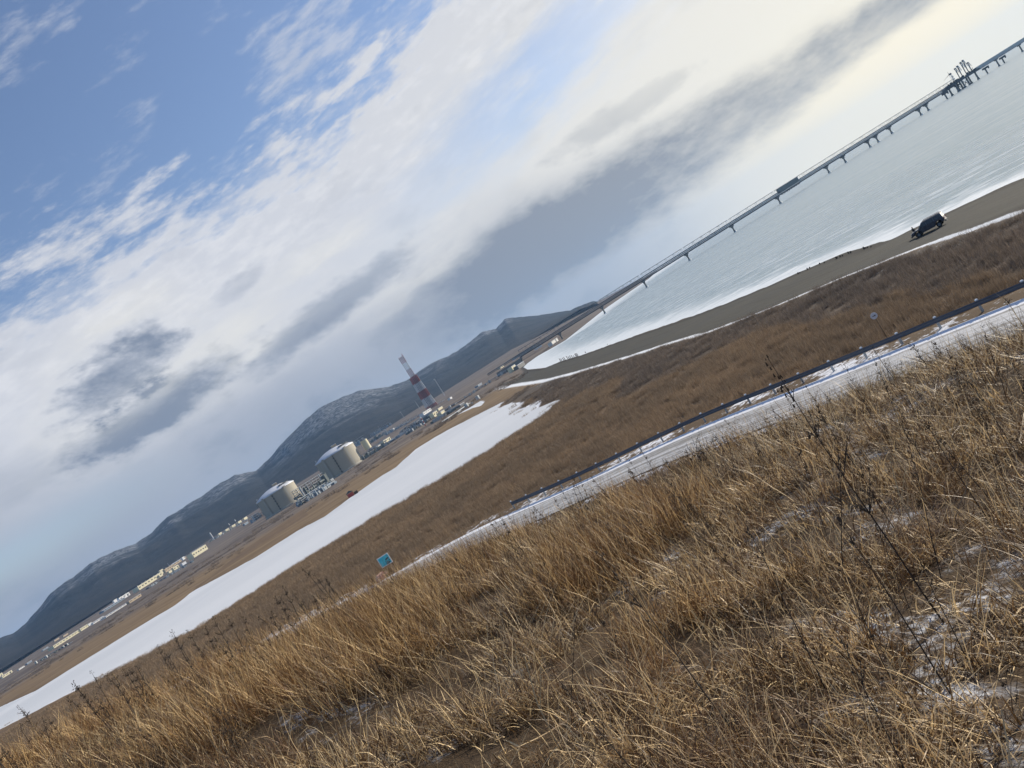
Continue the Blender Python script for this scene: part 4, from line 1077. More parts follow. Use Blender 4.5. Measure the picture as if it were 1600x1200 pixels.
def round_sign():
    # stands on the sea side of the guard rail
    D = 66.0; c = atD(1365.5, 493.5, D); g = tz(c.x, c.y)
    t = thing('round_road_sign', 'round white sign with a small black arrow above the brown reeds', 'sign', (c.x, c.y, g), -0.25)
    r = 5.4 * D / F; h = c.z - g
    MB().tube((0, 0.02, h), (0, -0.02, h), r, r, 24).build('disc', M['signw'], t)
    a = MB(); w = r
    a.prism([(-0.5 * w, h - 0.10 * w), (0.15 * w, h - 0.10 * w), (0.15 * w, h - 0.28 * w), (0.55 * w, h), (0.15 * w, h + 0.28 * w), (0.15 * w, h + 0.10 * w), (-0.5 * w, h + 0.10 * w)], -0.045, -0.03); a.build('arrow', M['dark'], t)
    MB().tube((0, 0.05, -0.3), (0, 0.05, h + r * 0.4), 0.025, n=8).build('post', M['wood'], t)
M['signw'] = pmat('pale_sign_enamel', (0.62, 0.65, 0.70), 0.5, scale=2)
round_sign()

# ------------------------------------------------------------------ off-road vehicle on the beach, and the person beside it
def vehicle():
    a = P(1434, 359, 2.7); b = P(1465.5, 343.5, 2.7)
    mid = Vector(((a[0] + b[0]) / 2, (a[1] + b[1]) / 2, 0)); mid.z = tz(mid.x, mid.y)
    k = 1.06
    rz = math.atan2(b[1] - a[1], b[0] - a[0]) + rad(14)
    t = thing('offroad_car', 'dark blue grey off road car parked nose left at the edge of the gravel beach', 'car', mid, rz)
    t.scale = (k, k, k)
    # x forward = -x (nose to the left), y: near side is -y
    WB, Wd = 3.0, 0.92
    hull = [(-2.42, 0.55), (-2.44, 0.86), (-2.32, 1.02), (-1.30, 1.14), (2.36, 1.16), (2.46, 0.95), (2.46, 0.55), (2.02, 0.50), (1.98, 0.80), (1.72, 0.95), (1.34, 0.93), (1.12, 0.72), (1.08, 0.46), (-1.06, 0.46), (-1.10, 0.72), (-1.32, 0.93), (-1.68, 0.93), (-1.92, 0.74), (-1.98, 0.50)]
    m = MB(); m.prism(hull, -Wd, Wd); body = m.build('body', M['carpaint'], t)
    bv = body.modifiers.new('bevel', 'BEVEL'); bv.width = 0.05; bv.segments = 2; bv.limit_method = 'ANGLE'
    cab = MB(); o = 0
    lo = [(-1.30, 1.12), (2.38, 1.12), (2.22, 1.86), (-0.50, 1.86)]
    for y, zz in ((-Wd + 0.02, 0), (Wd - 0.02, 0)):
        for (x, z) in lo: cab.v.append((x, y * (1 if z < 1.5 else 0.84), z))
    cab.f += [(0, 1, 2, 3), (7, 6, 5, 4), (0, 4, 5, 1), (1, 5, 6, 2), (2, 6, 7, 3), (3, 7, 4, 0)]
    c = cab.build('cabin', M['carpaint'], t); bv = c.modifiers.new('bevel', 'BEVEL'); bv.width = 0.05; bv.segments = 2
    def side(y, x): pass
    def glass(quad, nm='side_window'):
        MB().poly(quad).build(nm, M['glass'], t)
    for sg in (-1, 1):
        def pt(x, z): return (x, sg * (0.925 - (z - 1.12) / 0.74 * 0.145), z)
        glass([pt(-1.02, 1.18), pt(-0.02, 1.18), pt(-0.02, 1.74), pt(-0.50, 1.74)])
        glass([pt(0.08, 1.18), pt(1.06, 1.18), pt(1.06, 1.74), pt(0.08, 1.74)])
        glass([pt(1.16, 1.18), pt(2.14, 1.18), pt(2.05, 1.74), pt(1.16, 1.74)])
        for x0, x1 in ((-1.00, 0.0), (0.06, 1.04)):
            d = MB(); d.box(((x0 + x1) / 2, sg * 0.925, 0.84), (x1 - x0, 0.03, 0.58)); dd = d.build('door', M['carpaint'], t)
            MB().box((x1 - 0.15, sg * 0.95, 1.0), (0.16, 0.03, 0.035)).build('handle', M['dark'], dd)
        MB().box((0.0, sg * 0.93, 0.44), (1.9, 0.22, 0.07)).build('side_step', M['dark'], t)
        MB().box((-0.98, sg * 1.06, 1.24), (0.12, 0.22, 0.18)).build('mirror', M['dark'], t)
        MB().tube((-0.3, sg * 0.66, 1.93), (2.0, sg * 0.66, 1.93), 0.03, n=6).build('roof_rail', M['dark'], t)
        MB().box((-2.43, sg * 0.66, 0.86), (0.05, 0.34, 0.18)).build('headlamp', M['lamp'], t)
        MB().box((2.47, sg * 0.78, 0.95), (0.05, 0.18, 0.30)).build('tail_lamp', M['red'], t)
        for x in (-1.50, 1.52):
            w = MB(); w.tube((x, sg * 0.66, 0.39), (x, sg * 0.93, 0.39), 0.39, n=24); wo = w.build('wheel', M['rubber'], t)
            MB().tube((x, sg * 0.90, 0.39), (x, sg * 0.945, 0.39), 0.22, n=16).build('rim', M['grey'], wo)
    glass([(-1.28, -0.80, 1.20), (-0.56, -0.70, 1.80), (-0.56, 0.70, 1.80), (-1.28, 0.80, 1.20)], 'windscreen')
    ws = t.children[-1]; ws.location = (-0.02, 0, 0.02)
    glass([(2.375, -0.78, 1.20), (2.26, -0.68, 1.76), (2.26, 0.68, 1.76), (2.375, 0.78, 1.20)], 'rear_window'); t.children[-1].location = (0.02, 0, 0)
    MB().box((-2.46, 0, 0.82), (0.06, 0.9, 0.22)).build('grille', M['dark'], t)
    MB().box((-2.50, 0, 0.52), (0.16, 1.8, 0.22)).build('bumper', M['dark'], t)
    MB().box((2.50, 0, 0.52), (0.16, 1.8, 0.22)).build('bumper', M['dark'], t)
    MB().box((-2.545, 0, 0.55), (0.02, 0.5, 0.11)).build('number_plate', M['white'], t)
    # person on the far side of the bonnet
    dirx = Vector((math.cos(rz), math.sin(rz), 0)); diry = Vector((-math.sin(rz), math.cos(rz), 0))
    pp = mid + dirx * (-2.35) * k + diry * 1.5; pp.z = tz(pp.x, pp.y)
    J = {'pel': (0, 0, .95), 'ch': (0, .02, 1.25), 'nk': (0, 0, 1.50), 'hd': (0, -.02, 1.62), 'hd2': (0, -.02, 1.76), 'ls': (.19, 0, 1.42), 'le': (.26, -.05, 1.14), 'lw': (.18, -.24, 1.02), 'rs': (-.19, 0, 1.42), 're': (-.27, -.02, 1.14), 'rw': (-.25, -.10, .90),
         'lh': (.10, 0, .88), 'lk': (.12, -.03, .50), 'la': (.13, .02, .08), 'lt': (.14, -.16, .03), 'rh': (-.10, 0, .88), 'rk': (-.12, -.02, .50), 'ra': (-.13, .03, .08), 'rt': (-.14, -.15, .03)}
    Rr = {'pel': .17, 'ch': .19, 'nk': .07, 'hd': .10, 'hd2': .08, 'ls': .10, 'le': .07, 'lw': .05, 'rs': .10, 're': .07, 'rw': .05, 'lh': .13, 'lk': .08, 'la': .06, 'lt': .05, 'rh': .13, 'rk': .08, 'ra': .06, 'rt': .05}
    ks = list(J); ed = [('pel','ch'),('ch','nk'),('nk','hd'),('hd','hd2'),('ch','ls'),('ls','le'),('le','lw'),('ch','rs'),('rs','re'),('re','rw'),('pel','lh'),('lh','lk'),('lk','la'),('la','lt'),('pel','rh'),('rh','rk'),('rk','ra'),('ra','rt')]
    me = bpy.data.meshes.new('body'); me.from_pydata([J[q] for q in ks], [(ks.index(a_), ks.index(b_)) for a_, b_ in ed], []); me.materials.append(M['cloth'])
    pr = thing('person', 'person in black clothing standing beyond the bonnet of the parked car', 'person', pp, 0.6)
    bo = link(bpy.data.objects.new('body', me), pr)
    bo.modifiers.new('skin', 'SKIN'); sv = me.skin_vertices
    if len(sv) == 0:
        bpy.context.view_layer.objects.active = bo
        bpy.ops.mesh.customdata_skin_add(); sv = me.skin_vertices
    for i, q in enumerate(ks): sv[0].data[i].radius = (Rr[q], Rr[q])
    sv[0].data[0].use_root = True
    bo.modifiers.new('sub', 'SUBSURF').render_levels = 1
    f = MB(); f.lathe([(0.01, -0.11), (0.07, -0.07), (0.085, 0.0), (0.07, 0.07), (0.01, 0.10)], n=12); fo = f.build('face', M['skin'], pr, True); fo.location = (0, -0.055, 1.66)
vehicle()

# ------------------------------------------------------------------ timber piles along the water's edge
def piles():
    rr = random.Random(11)
    base = MB().tube((0, 0, -0.6), (0, 0, 1.0), 0.16, 0.13, 7).mesh('pile_wood', M['wood'])
    far = [(876.5,565,4.6),(878.5,564.5,4),(881.5,563.5,4.4),(883.5,563,4.8),(888,561.5,4.8),(890.5,561,4.2),(892.5,560.5,4.6),(895,559.5,4.2),(898,558.8,3.4),(900.5,557.5,4.6),(902,557,4.8),(903.5,556.5,4.4)]
    near = [(1247.5,428,2.5),(1250,427,1.8),(1262,421.5,3.0),(1266,419.5,2.8),(1281,412.5,2.4),(1288.5,411,2.2),(1307.5,404.5,3.4),(1309,404,2.6),(1313.5,402,3.0),(1317,400.5,2.6),(1326,396,3.2),(1329.5,395,3.0),(1350,388.8,3.6),(1352,388,2.6),(1355.5,387,2.6),(1361,385.5,1.8),(915,551,2.4),(949,538,1.6)]
    for lst, lab, grp in ((far, '%s dark timber pile from the left in the far row by the beach', 'timber piles at the far end of the beach'), (near, '%s dark timber stump from the left along the near waterline', 'timber stumps along the waterline')):
        ORD = ['first','second','third','fourth','fifth','sixth','seventh','eighth','ninth','tenth','eleventh','twelfth','thirteenth','fourteenth','fifteenth','sixteenth','seventeenth','eighteenth']
        for i_, (x, y, h) in enumerate(sorted(lst)):
            X_, Y_ = P(x, y, 0.2); o = link(bpy.data.objects.new('timber_pile', base)); H = 1.35 * h * Y_ / F
            w = max(1.0, Y_ / 350)
            o.location = (X_, Y_, min(0.3, tz(X_, Y_)) - 0.1); o.scale = (w, w, H); o.rotation_euler = (rr.uniform(-.08, .08), rr.uniform(-.08, .08), rr.uniform(0, 3)); tag(o, lab % ORD[i_], 'pile', grp)
piles()

# ------------------------------------------------------------------ grass and weeds
def straw_mat(name, cols, trans=0.35, rough=0.6):
    m, t, b = new_mat(name)
    v = attr('shade'); r = t.nodes.new('ShaderNodeObjectInfo').outputs['Random']
    geo = t.nodes.new('ShaderNodeNewGeometry').outputs['Position']
    nb = noise(geo, 0.7, 4, 0.7)
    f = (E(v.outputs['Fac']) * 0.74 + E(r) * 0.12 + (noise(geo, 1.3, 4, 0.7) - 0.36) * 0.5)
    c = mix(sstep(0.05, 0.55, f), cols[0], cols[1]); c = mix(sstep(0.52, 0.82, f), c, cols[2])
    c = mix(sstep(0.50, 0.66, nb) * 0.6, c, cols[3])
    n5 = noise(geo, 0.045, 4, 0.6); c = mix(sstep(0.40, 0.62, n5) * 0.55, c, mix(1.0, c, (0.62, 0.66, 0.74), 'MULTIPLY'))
    t.links.new(c, b.inputs['Base Color']); b.inputs['Roughness'].default_value = rough; b.inputs['Specular IOR Level'].default_value = 0.35
    tr = t.nodes.new('ShaderNodeBsdfTranslucent'); t.links.new(c, tr.inputs['Color'])
    ms = t.nodes.new('ShaderNodeMixShader'); ms.inputs[0].default_value = trans
    t.links.new(b.outputs[0], ms.inputs[1]); t.links.new(tr.outputs[0], ms.inputs[2])
    t.links.new(ms.outputs[0], t.nodes['Material Output'].inputs['Surface'])
    return m
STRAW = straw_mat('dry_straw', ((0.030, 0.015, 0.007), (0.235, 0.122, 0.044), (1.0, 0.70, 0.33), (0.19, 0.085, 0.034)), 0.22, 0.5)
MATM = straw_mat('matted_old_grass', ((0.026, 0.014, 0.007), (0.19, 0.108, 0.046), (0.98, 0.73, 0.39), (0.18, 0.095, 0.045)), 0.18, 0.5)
TWIG = straw_mat('dark_weed', ((0.020, 0.014, 0.010), (0.045, 0.030, 0.020), (0.10, 0.065, 0.040), (0.05, 0.035, 0.025)), 0.05, 0.8)
REED = straw_mat('brown_reed', ((0.16, 0.112, 0.070), (0.31, 0.220, 0.138), (0.46, 0.345, 0.225), (0.24, 0.175, 0.12)), 0.25, 0.8)
SCRUB = straw_mat('dark_scrub', ((0.10, 0.078, 0.060), (0.20, 0.155, 0.115), (0.34, 0.27, 0.21), (0.16, 0.14, 0.12)), 0.25, 0.9)

def blades(rs, n, R, hmin, hmax, lean, curve, wmin, wmax, segs=4, dirbias=None, tipseed=0.0, lay=0.0):
    """a tuft of curved tapering blades"""
    V, Q, S = [], [], []
    for i in range(n):
        a = rs.uniform(0, 2 * math.pi); rr = R * math.sqrt(rs.random()); x, y, z = rr * math.cos(a), rr * math.sin(a), -0.03
        h = rs.uniform(hmin, hmax); w = rs.uniform(wmin, wmax)
        th = rs.uniform(0, 2 * math.pi) if dirbias is None else rs.gauss(dirbias, 0.6)
        inc = abs(rs.gauss(0, lean)) + lay; cu = rs.uniform(0.2, 1.0) * curve
        st = h / segs; base = len(V) // 1; sx, sy = -math.sin(th + rs.uniform(-.8, .8)), math.cos(th)
        ln = math.hypot(sx, sy) + 1e-6; sx /= ln; sy /= ln
        sh = rs.random() * 0.92
        kink = rs.randrange(1, segs) if rs.random() < 0.22 else -1; kk = 0.0
        for k in range(segs + 1):
            if k == kink: kk = rs.choice((-1, 1)) * rs.uniform(0.7, 1.9)
            ww = w * (1 - 0.85 * k / segs)
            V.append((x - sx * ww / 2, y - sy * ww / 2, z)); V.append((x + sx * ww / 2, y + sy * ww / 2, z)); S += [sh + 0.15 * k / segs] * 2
            t_ = inc + kk + cu * (k / segs) ** 1.3 + rs.gauss(0, 0.09)
            x += math.cos(th) * math.sin(t_) * st; y += math.sin(th) * math.sin(t_) * st; z += math.cos(t_) * st
            z = max(z, 0.005 + 0.02 * rs.random()) if k > 0 else z
        for k in range(segs):
            o = base + 2 * k; Q.append((o, o + 1, o + 3, o + 2))
    return V, Q, S
def tuft(name, mat, parts):
    V, Q, S = [], [], []
    for (v, q, s) in parts:
        o = len(V); V += v; Q += [tuple(i + o for i in f) for f in q]; S += s
    me = np_mesh(name, np.array(V), np.array(Q), dict(shade=np.array(S)), True); me.materials.append(mat)
    return bpy.data.objects.new(name, me)
rs = random.Random(21)
lib = bpy.data.collections.new('tuft_library')
T_ER, T_MS, T_FL, T_TW, T_RD, T_SC, T_LT = [], [], [], [], [], [], []
def add(lst, o): lib.objects.link(o); lst.append(o)
for i in range(5): add(T_ER, tuft(f'aa_erect_{i}', STRAW, [blades(rs, 11, 0.16, 0.30, 0.80, 0.32, 0.7, 0.0045, 0.009, 5), blades(rs, 20, 0.20, 0.12, 0.45, 0.8, 1.6, 0.0045, 0.010, 4)]))
for i in range(5): add(T_MS, tuft(f'ab_messy_{i}', MATM, [blades(rs, 26, 0.20, 0.12, 0.42, 0.8, 2.0, 0.0045, 0.011, 5), blades(rs, 4, 0.15, 0.3, 0.6, 0.4, 0.9, 0.004, 0.008, 5)]))
for i in range(5): add(T_FL, tuft(f'ac_flat_{i}', MATM, [blades(rs, 20, 0.22, 0.20, 0.60, 0.25, 0.5, 0.0045, 0.011, 5, dirbias=0.2, lay=1.0), blades(rs, 12, 0.20, 0.08, 0.28, 0.8, 1.6, 0.0045, 0.010, 4)]))
for i in range(5): add(T_LT, tuft(f'ag_litter_{i}', MATM, [blades(rs, 34, 0.22, 0.06, 0.22, 0.9, 2.4, 0.006, 0.015, 4), blades(rs, 8, 0.2, 0.2, 0.5, 0.2, 0.4, 0.004, 0.007, 4, lay=1.2)]))
def twigs(n, h):
    V, Q, S = [], [], []
    for i in range(n):
        v, q, s = blades(rs, 1, 0.08, h * 0.6, h, 0.15, 0.15, 0.004, 0.007, 5); o = len(V); V += v; Q += [tuple(a + o for a in f) for f in q]; S += s
        for k in range(9):
            bx, by, bz = v[rs.randrange(4, 12)]; vv, qq, ss = blades(rs, 1, 0.0, 0.05, 0.16, 0.7, 0.4, 0.003, 0.006, 2); o = len(V)
            V += [(a + bx, b + by, c + bz) for a, b, c in vv]; Q += [tuple(a + o for a in f) for f in qq]; S += ss
            for e in range(3):
                tx, ty, tz_ = vv[-1]; r = 0.006; cx, cy, cz = tx + bx + rs.gauss(0, .012), ty + by + rs.gauss(0, .012), tz_ + bz + rs.gauss(0, .012); o = len(V)
                V += [(cx - r, cy, cz), (cx, cy - r, cz + r * .3), (cx + r, cy, cz), (cx, cy + r, cz + r)]; Q.append((o, o + 1, o + 2, o + 3)); S += [rs.random() * .6] * 4
    return V, Q, S
for i in range(4): add(T_TW, tuft(f'ad_twigs_{i}', TWIG, [twigs(9, 0.5)]))
for i in range(4): add(T_RD, tuft(f'ae_reed_{i}', REED, [blades(rs, 110, 0.95, 0.5, 1.35, 0.16, 0.5, 0.02, 0.045, 3)]))
for i in range(3): add(T_SC, tuft(f'af_scrub_{i}', SCRUB, [blades(rs, 130, 1.0, 0.5, 1.5, 0.45, 0.7, 0.02, 0.05, 3)]))
order = [o.name for o in sorted(lib.objects, key=lambda o: o.name)]
IDX = {o.name: order.index(o.name) for o in lib.objects}

def scatter(name, label, cat, pts, rot, scl, idx):
    me = bpy.data.meshes.new(name); me.vertices.add(len(pts)); me.vertices.foreach_set('co', pts.astype(np.float32).ravel())
    for nme, arr, ty, key in (('rot', rot, 'FLOAT_VECTOR', 'vector'), ('scl', scl, 'FLOAT_VECTOR', 'vector'), ('idx', idx, 'INT', 'value')):
        a = me.attributes.new(nme, ty, 'POINT'); a.data.foreach_set(key, (arr.astype(np.int32) if ty == 'INT' else arr.astype(np.float32)).ravel())
    o = link(bpy.data.objects.new(name, me)); o['kind'] = 'stuff'; o['label'] = label; o['category'] = cat
    ng = bpy.data.node_groups.new(name + '_nodes', 'GeometryNodeTree')
    ng.interface.new_socket('Geometry', in_out='INPUT', socket_type='NodeSocketGeometry'); ng.interface.new_socket('Geometry', in_out='OUTPUT', socket_type='NodeSocketGeometry')
    N = ng.nodes; L = ng.links
    gi = N.new('NodeGroupInput'); go = N.new('NodeGroupOutput'); ip = N.new('GeometryNodeInstanceOnPoints'); ci = N.new('GeometryNodeCollectionInfo')
    ci.inputs['Collection'].default_value = lib; ci.inputs['Separate Children'].default_value = True; ci.inputs['Reset Children'].default_value = True
    L.new(gi.outputs[0], ip.inputs['Points']); L.new(ci.outputs[0], ip.inputs['Instance']); ip.inputs['Pick Instance'].default_value = True
    for nme, dt, sock in (('rot', 'FLOAT_VECTOR', 'Rotation'), ('scl', 'FLOAT_VECTOR', 'Scale'), ('idx', 'INT', 'Instance Index')):
        na = N.new('GeometryNodeInputNamedAttribute'); na.data_type = dt; na.inputs['Name'].default_value = nme; L.new(na.outputs['Attribute'], ip.inputs[sock])
    L.new(ip.outputs[0], go.inputs[0])
    md = o.modifiers.new('scatter', 'NODES'); md.node_group = ng
    return o
rg = np.random.default_rng(5)
def polar(n, r0, r1, a0, a1, p=1.0):
    """points with density falling as 1/r^p"""
    u = rg.random(n); k = 2 - p
    r = (r0 ** k + u * (r1 ** k - r0 ** k)) ** (1 / k); a = rg.uniform(a0, a1, n); return np.sin(a) * r, np.cos(a) * r, r, a
def lib_idx(lst, n): ids = np.array([IDX[o.name] for o in lst]); return ids[rg.integers(0, len(ids), n)]

def foreground():
    x, y, r, a = polar(56000, 0.9, 34, -0.95, 0.95, 0.75)
    x2, y2, r2, a2 = polar(4000, 0.9, 14, -math.pi, math.pi, 0.8)
    x = np.concatenate([x, x2]); y = np.concatenate([y, y2]); r = np.hypot(x, y); a = np.arctan2(x, y)
    z, sds, sdl, s = terrain(x, y)
    tall = fbm(x / 3.0, y / 3.0 + 5, 3); patch = fbm(x / 1.6 + 40, y / 1.6, 3)
    # taller and thicker to the left, beaten down to the right and close by
    t = 0.26 * np.clip((-x + 0.2) / 5, -1, 1) + (tall - 0.5) * 2.6 + 0.20 * np.clip((r - 9) / 5, -1, 1.0) - 0.20 - 0.10 * np.clip(x / 4, 0, 1)
    keep = (z > 7.0) & (s > 7.6 + 1.6 * rg.random(len(x)))
    bare = (patch < 0.40) & (t < 0.05) & (rg.random(len(x)) < 0.72)
    clus = fbm(x / 0.55, y / 0.55 + 11, 3)
    keep &= ~bare & (rg.random(len(x)) < np.clip((clus - 0.37) * 6.0, 0.04, 1.0))
    idx = np.where(t > 0.0, lib_idx(T_ER, len(x)), np.where(rg.random(len(x)) < 0.5, lib_idx(T_MS, len(x)), lib_idx(T_FL, len(x))))
    mixm = rg.random(len(x)); idx = np.where((mixm < 0.28) & (t > 0.0), lib_idx(T_MS, len(x)), idx); idx = np.where((mixm > 0.97) & (r > 8), lib_idx(T_TW, len(x)), idx)
    idx = np.where((t <= 0.0) & (rg.random(len(x)) < 0.45), lib_idx(T_LT, len(x)), idx)
    sc = rg.uniform(0.75, 1.25, len(x)) * np.where(t > 0, 0.85 + 0.5 * np.clip(t, 0, 0.6), 1.0)
    sc = sc * np.interp(r, [0, 2.5, 6, 40], [0.60, 0.75, 1.0, 1.1])
    sxy = sc * np.interp(r, [0, 8, 20, 35], [0.9, 1.0, 1.2, 1.4])
    rot = np.stack([rg.normal(0, 0.22, len(x)), rg.normal(0, 0.22, len(x)) , rg.uniform(0, 2 * math.pi, len(x))], 1)
    fl = np.isin(idx, [IDX[o.name] for o in T_FL]); rot[fl, 2] = (fbm(x / 2.2, y / 2.2, 2)[fl] * 7.0 - 3.0) + rg.normal(0, 0.9, fl.sum())
    pts = np.stack([x, y, z - 0.01], 1)
    scatter('dry_grass', 'dry straw coloured grass covering the hillside in front', 'grass', pts[keep], rot[keep], np.stack([sxy, sxy, sc], 1)[keep], idx[keep])
foreground()

def reeds():
    x, y, r, a = polar(60000, 26, 420, -0.72, 0.72, 1.15)
    z, sds, sdl, s = terrain(x, y)
    veg, vs_ = seg_dist(x, y, SNOWL); veg = veg * vs_
    hillside = (z > 7.3) & (s > 0)
    onroad = (np.abs(s - 3.4) < 5.6)
    keep = ((sdl > 1.5) | ((sdl > -5) & (rg.random(len(x)) < 0.10 * (r / 200)))) & (sds > 3) & (veg > np.maximum(3.5, 0.014 * r)) & ((fbm(x / 60, y / 60, 2) > 0.4) | (r < 320)) & ~onroad & (z < 13.5)
    dark = (veg < 26 + 30 * (fbm(x / 30, y / 30, 3) - 0.5)) & (s < 0)
    idx = np.where(dark, lib_idx(T_SC, len(x)), lib_idx(T_RD, len(x)))
    thin = np.where(dark, np.interp(r, [60, 200, 400], [0.6, 0.5, 0.2]), 0.95)
    keep &= rg.random(len(x)) < thin
    sc = rg.uniform(0.6, 1.15, len(x)) * np.where(hillside, 0.6, 0.85) * np.where((s < 0) & (s > -7), 0.55, 1.0)
    rot = np.stack([rg.normal(0, 0.05, len(x)), rg.normal(0, 0.05, len(x)), rg.uniform(0, 6.28, len(x))], 1)
    pts = np.stack([x, y, z - 0.05], 1)
    wd = np.interp(r, [26, 420], [0.9, 2.4])
    scatter('reed_bed', 'brown reeds and dark scrub between the road, the beach and the frozen lake', 'reeds', pts[keep], rot[keep], np.stack([sc * wd, sc * wd, sc], 1)[keep], idx[keep])
reeds()

def far_scrub():
    n = 9000
    x = rg.uniform(-1500, 450, n); y = rg.uniform(500, 2300, n)
    z, sds, sdl, s = terrain(x, y); fd, fs = seg_dist(x, y, FARL); f = fd * fs
    m = (f > 120) & (f < 700) & (fbm(x / 160, y / 45, 4) > 0.55) & (sds > 10)
    # a dark belt of bushes on the left
    sc = rg.uniform(1.2, 2.6, n)
    pts = np.stack([x, y, z], 1)[m]; k = m.sum()
    scatter('distant_scrub', 'dark rows of bushes on the plain beyond the frozen lake', 'bushes', pts, np.stack([np.zeros(k), np.zeros(k), rg.uniform(0, 6, k)], 1), np.stack([sc * 3, sc * 1.4, sc], 1)[m], lib_idx(T_SC, n)[m])
far_scrub()

# dark weed stalks, each a thing of its own
def stalk_variant(seed, H, nb, leafy):
    r_ = random.Random(seed); m = MB(); h = MB()
    n = 7; px_, py_ = 0.0, 0.0; pts = []
    la = r_.uniform(0, 6.28); ll = r_.uniform(0.0, 0.10)
    for k in range(n + 1):
        pts.append((px_, py_, H * k / n)); px_ += math.cos(la) * ll * H / n + r_.gauss(0, .006); py_ += math.sin(la) * ll * H / n + r_.gauss(0, .006)
    for k in range(n): m.tube(pts[k], pts[k + 1], 0.0048 * (1 - .75 * k / n), 0.0048 * (1 - .75 * (k + 1) / n), 4, False)
    for i in range(nb):
        t = r_.uniform(0.35, 1.0); k = min(n - 1, int(t * n)); a = Vector(pts[k]); a_ = r_.uniform(0, 6.28); L = r_.uniform(0.04, 0.20) * (1.25 - t) * H
        b = a + Vector((math.cos(a_) * L * .55, math.sin(a_) * L * .55, L * .85)); m.tube(a, b, 0.0020, 0.0012, 3, False)
        for e in range(leafy):
            f = r_.uniform(0.4, 1.05); c = a + (b - a) * f; r = r_.uniform(0.0025, 0.006)
            h.box((c.x + r_.gauss(0, .006), c.y + r_.gauss(0, .006), c.z + r_.gauss(0, .008)), (r * 1.6, r, r * 2.2), rz=r_.uniform(0, 3), taper=0.4)
    for e in range(16):
        t = r_.uniform(0.82, 1.02); c = Vector(pts[-1]) * t; r = r_.uniform(0.003, 0.008); h.box((pts[-1][0] + r_.gauss(0, .008), pts[-1][1] + r_.gauss(0, .008), H * t), (r, r, r * 2.2), taper=0.4)
    return m.mesh('stem', M['weed']), h.mesh('seed_head', M['weedhead'])
M['weed'] = pmat('dark_weed_stem', (0.030, 0.021, 0.015), 0.8, scale=8)
M['weedhead'] = pmat('dry_seed_head', (0.050, 0.034, 0.022), 0.9, scale=20)
M['pale'] = pmat('bleached_straw', (0.50, 0.40, 0.24), 0.6, scale=10)
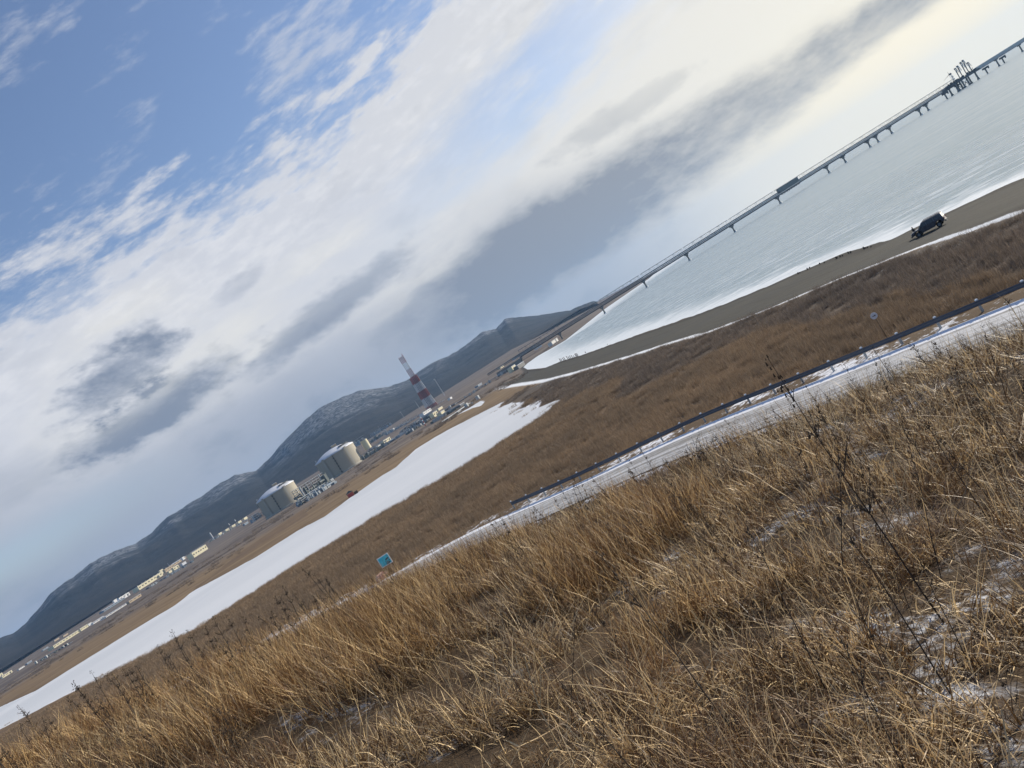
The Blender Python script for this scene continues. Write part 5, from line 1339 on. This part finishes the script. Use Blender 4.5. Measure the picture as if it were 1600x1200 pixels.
def weeds():
    var = [stalk_variant(i, [1.0, 1.15, 0.85, 1.3, 0.95, 0.8, 0.7, 1.1][i], [14, 22, 16, 26, 30, 12, 18, 10][i], [2, 3, 2, 2, 4, 3, 4, 2][i]) for i in range(8)]
    rr = random.Random(77)
    def put(x, y, sc, lab, grp=None, v=None, lean=(0, 0)):
        hs_ = None
        sm, hm = var[v if v is not None else rr.randrange(8)]
        o = link(bpy.data.objects.new('weed_stalk', sm)); o.location = (x, y, tz(x, y) - 0.02); wk = 1.9 if math.hypot(x, y) > 12 else 1.0; o.scale = (sc * wk, sc * wk, sc); o.rotation_euler = (lean[0] + rr.gauss(0, .05), lean[1] + rr.gauss(0, .05), rr.uniform(0, 6.28))
        tag(o, lab, 'weed', grp); q_ = link(bpy.data.objects.new('seed_head', hm), o); q_['kind'] = 'stuff'
    # those that stand out on their own, given by foot in the photo
    for (bx, by, D, sc, v, lab) in ((1510,1030,4.3,1.30,3,'tallest dark weed stalk, crossing the hillside at the right'),(1437,890,6.0,1.0,1,'dark weed stalk whose foot meets the tallest stalk'),(1130,1112,3.9,1.05,7,'long dark weed stalk in the middle of the near grass'),(1580,870,5.5,0.95,0,'dark weed stalk near the right edge of the photo'),(1290,1080,4.0,0.95,7,'leaning dark weed stalk left of the tallest one'),(845,905,10.5,0.9,4,'bushy dark weed head above the grass left of centre')):
        d = ray(bx, by); t = D / d.y; put(d.x * t, d.y * t, sc, lab, None, v)
    n = 0
    while n < 95:
        a = rr.uniform(-0.5, 0.66); dc = np.interp(a, [-0.8, -0.3, 0.0, 0.3, 0.55, 1.2], [21, 19.5, 17, 15.5, 13.0, 12.5])
        r = rr.uniform(0.55, 1.12) * dc; x, y = math.sin(a) * r, math.cos(a) * r
        where = ['frozen lake', 'turquoise notice board', 'near end of the guard rail', 'snowy road', 'right end of the snowy road'][int(np.searchsorted([-0.45, -0.15, 0.08, 0.36], a))]
        put(x, y, rr.uniform(0.5, 0.9), 'dark dry weed stalk on the brow below the ' + where, 'dark weed stalks along the brow below the ' + where); n += 1
    for n in range(64):
        a = rr.uniform(-0.74, -0.30); r = rr.uniform(15, 20.5); x, y = math.sin(a) * r, math.cos(a) * r
        put(x, y, rr.uniform(0.85, 1.35), 'tall dark weed stalk standing out against the frozen lake at left', 'tall weed stalks against the frozen lake')
    n = 0
    while n < 46:
        a = rr.uniform(-0.2, 0.75); r = rr.uniform(2.6, 9.5); x, y = math.sin(a) * r, math.cos(a) * r
        put(x, y, rr.uniform(0.55, 0.95), 'thin dark weed stalk on the beaten down grass close by', 'thin dark weed stalks in the near grass', rr.choice([7, 7, 0, 2]), lean=(rr.gauss(0, .22), rr.gauss(0, .22))); n += 1
    # bleached bent straws
    for i, (bx, by, D, H, lab) in enumerate(((806,1062,4.6,0.55,'bleached bent straw left of centre in the near grass'),(1222,705,9.0,0.35,'short bleached forked straw high on the slope'),(1478,905,6.0,0.5,'bleached straw right of the tallest dark weed stalk'),(1555,1190,2.6,0.35,'bleached straw near the lower right corner'))):
        d = ray(bx, by); t = D / d.y; x, y = d.x * t, d.y * t
        m = MB(); m.tube((0, 0, -.02), (0.03, 0, H * .5), .0045, .004, 5, False); m.tube((0.03, 0, H * .5), (0.11, .02, H), .004, .002, 5, False); m.tube((0.03, 0, H * .45), (0.16, -.03, H * .82), .003, .002, 5, False)
        o = m.build('bleached_straw', M['pale']); o.location = (x, y, tz(x, y)); tag(o, lab, 'straw')
weeds()

# ------------------------------------------------------------------ the air
def haze():
    o = MB().box((0, 0, 245), (26000, 26000, 500)).build('haze', None)
    m = bpy.data.materials.new('thin_sea_haze'); m.use_nodes = True; t = m.node_tree
    for n in list(t.nodes): t.nodes.remove(n)
    v = t.nodes.new('ShaderNodeVolumePrincipled'); v.inputs['Color'].default_value = (0.36, 0.61, 1.0, 1); v.inputs['Density'].default_value = 4.0e-5; v.inputs['Anisotropy'].default_value = 0.2
    t.links.new(v.outputs[0], t.nodes.new('ShaderNodeOutputMaterial').inputs['Volume'])
    o.data.materials.append(m); o['kind'] = 'stuff'; o['label'] = 'thin blue haze in the air over the bay and the mountains'; o['category'] = 'haze'
haze()
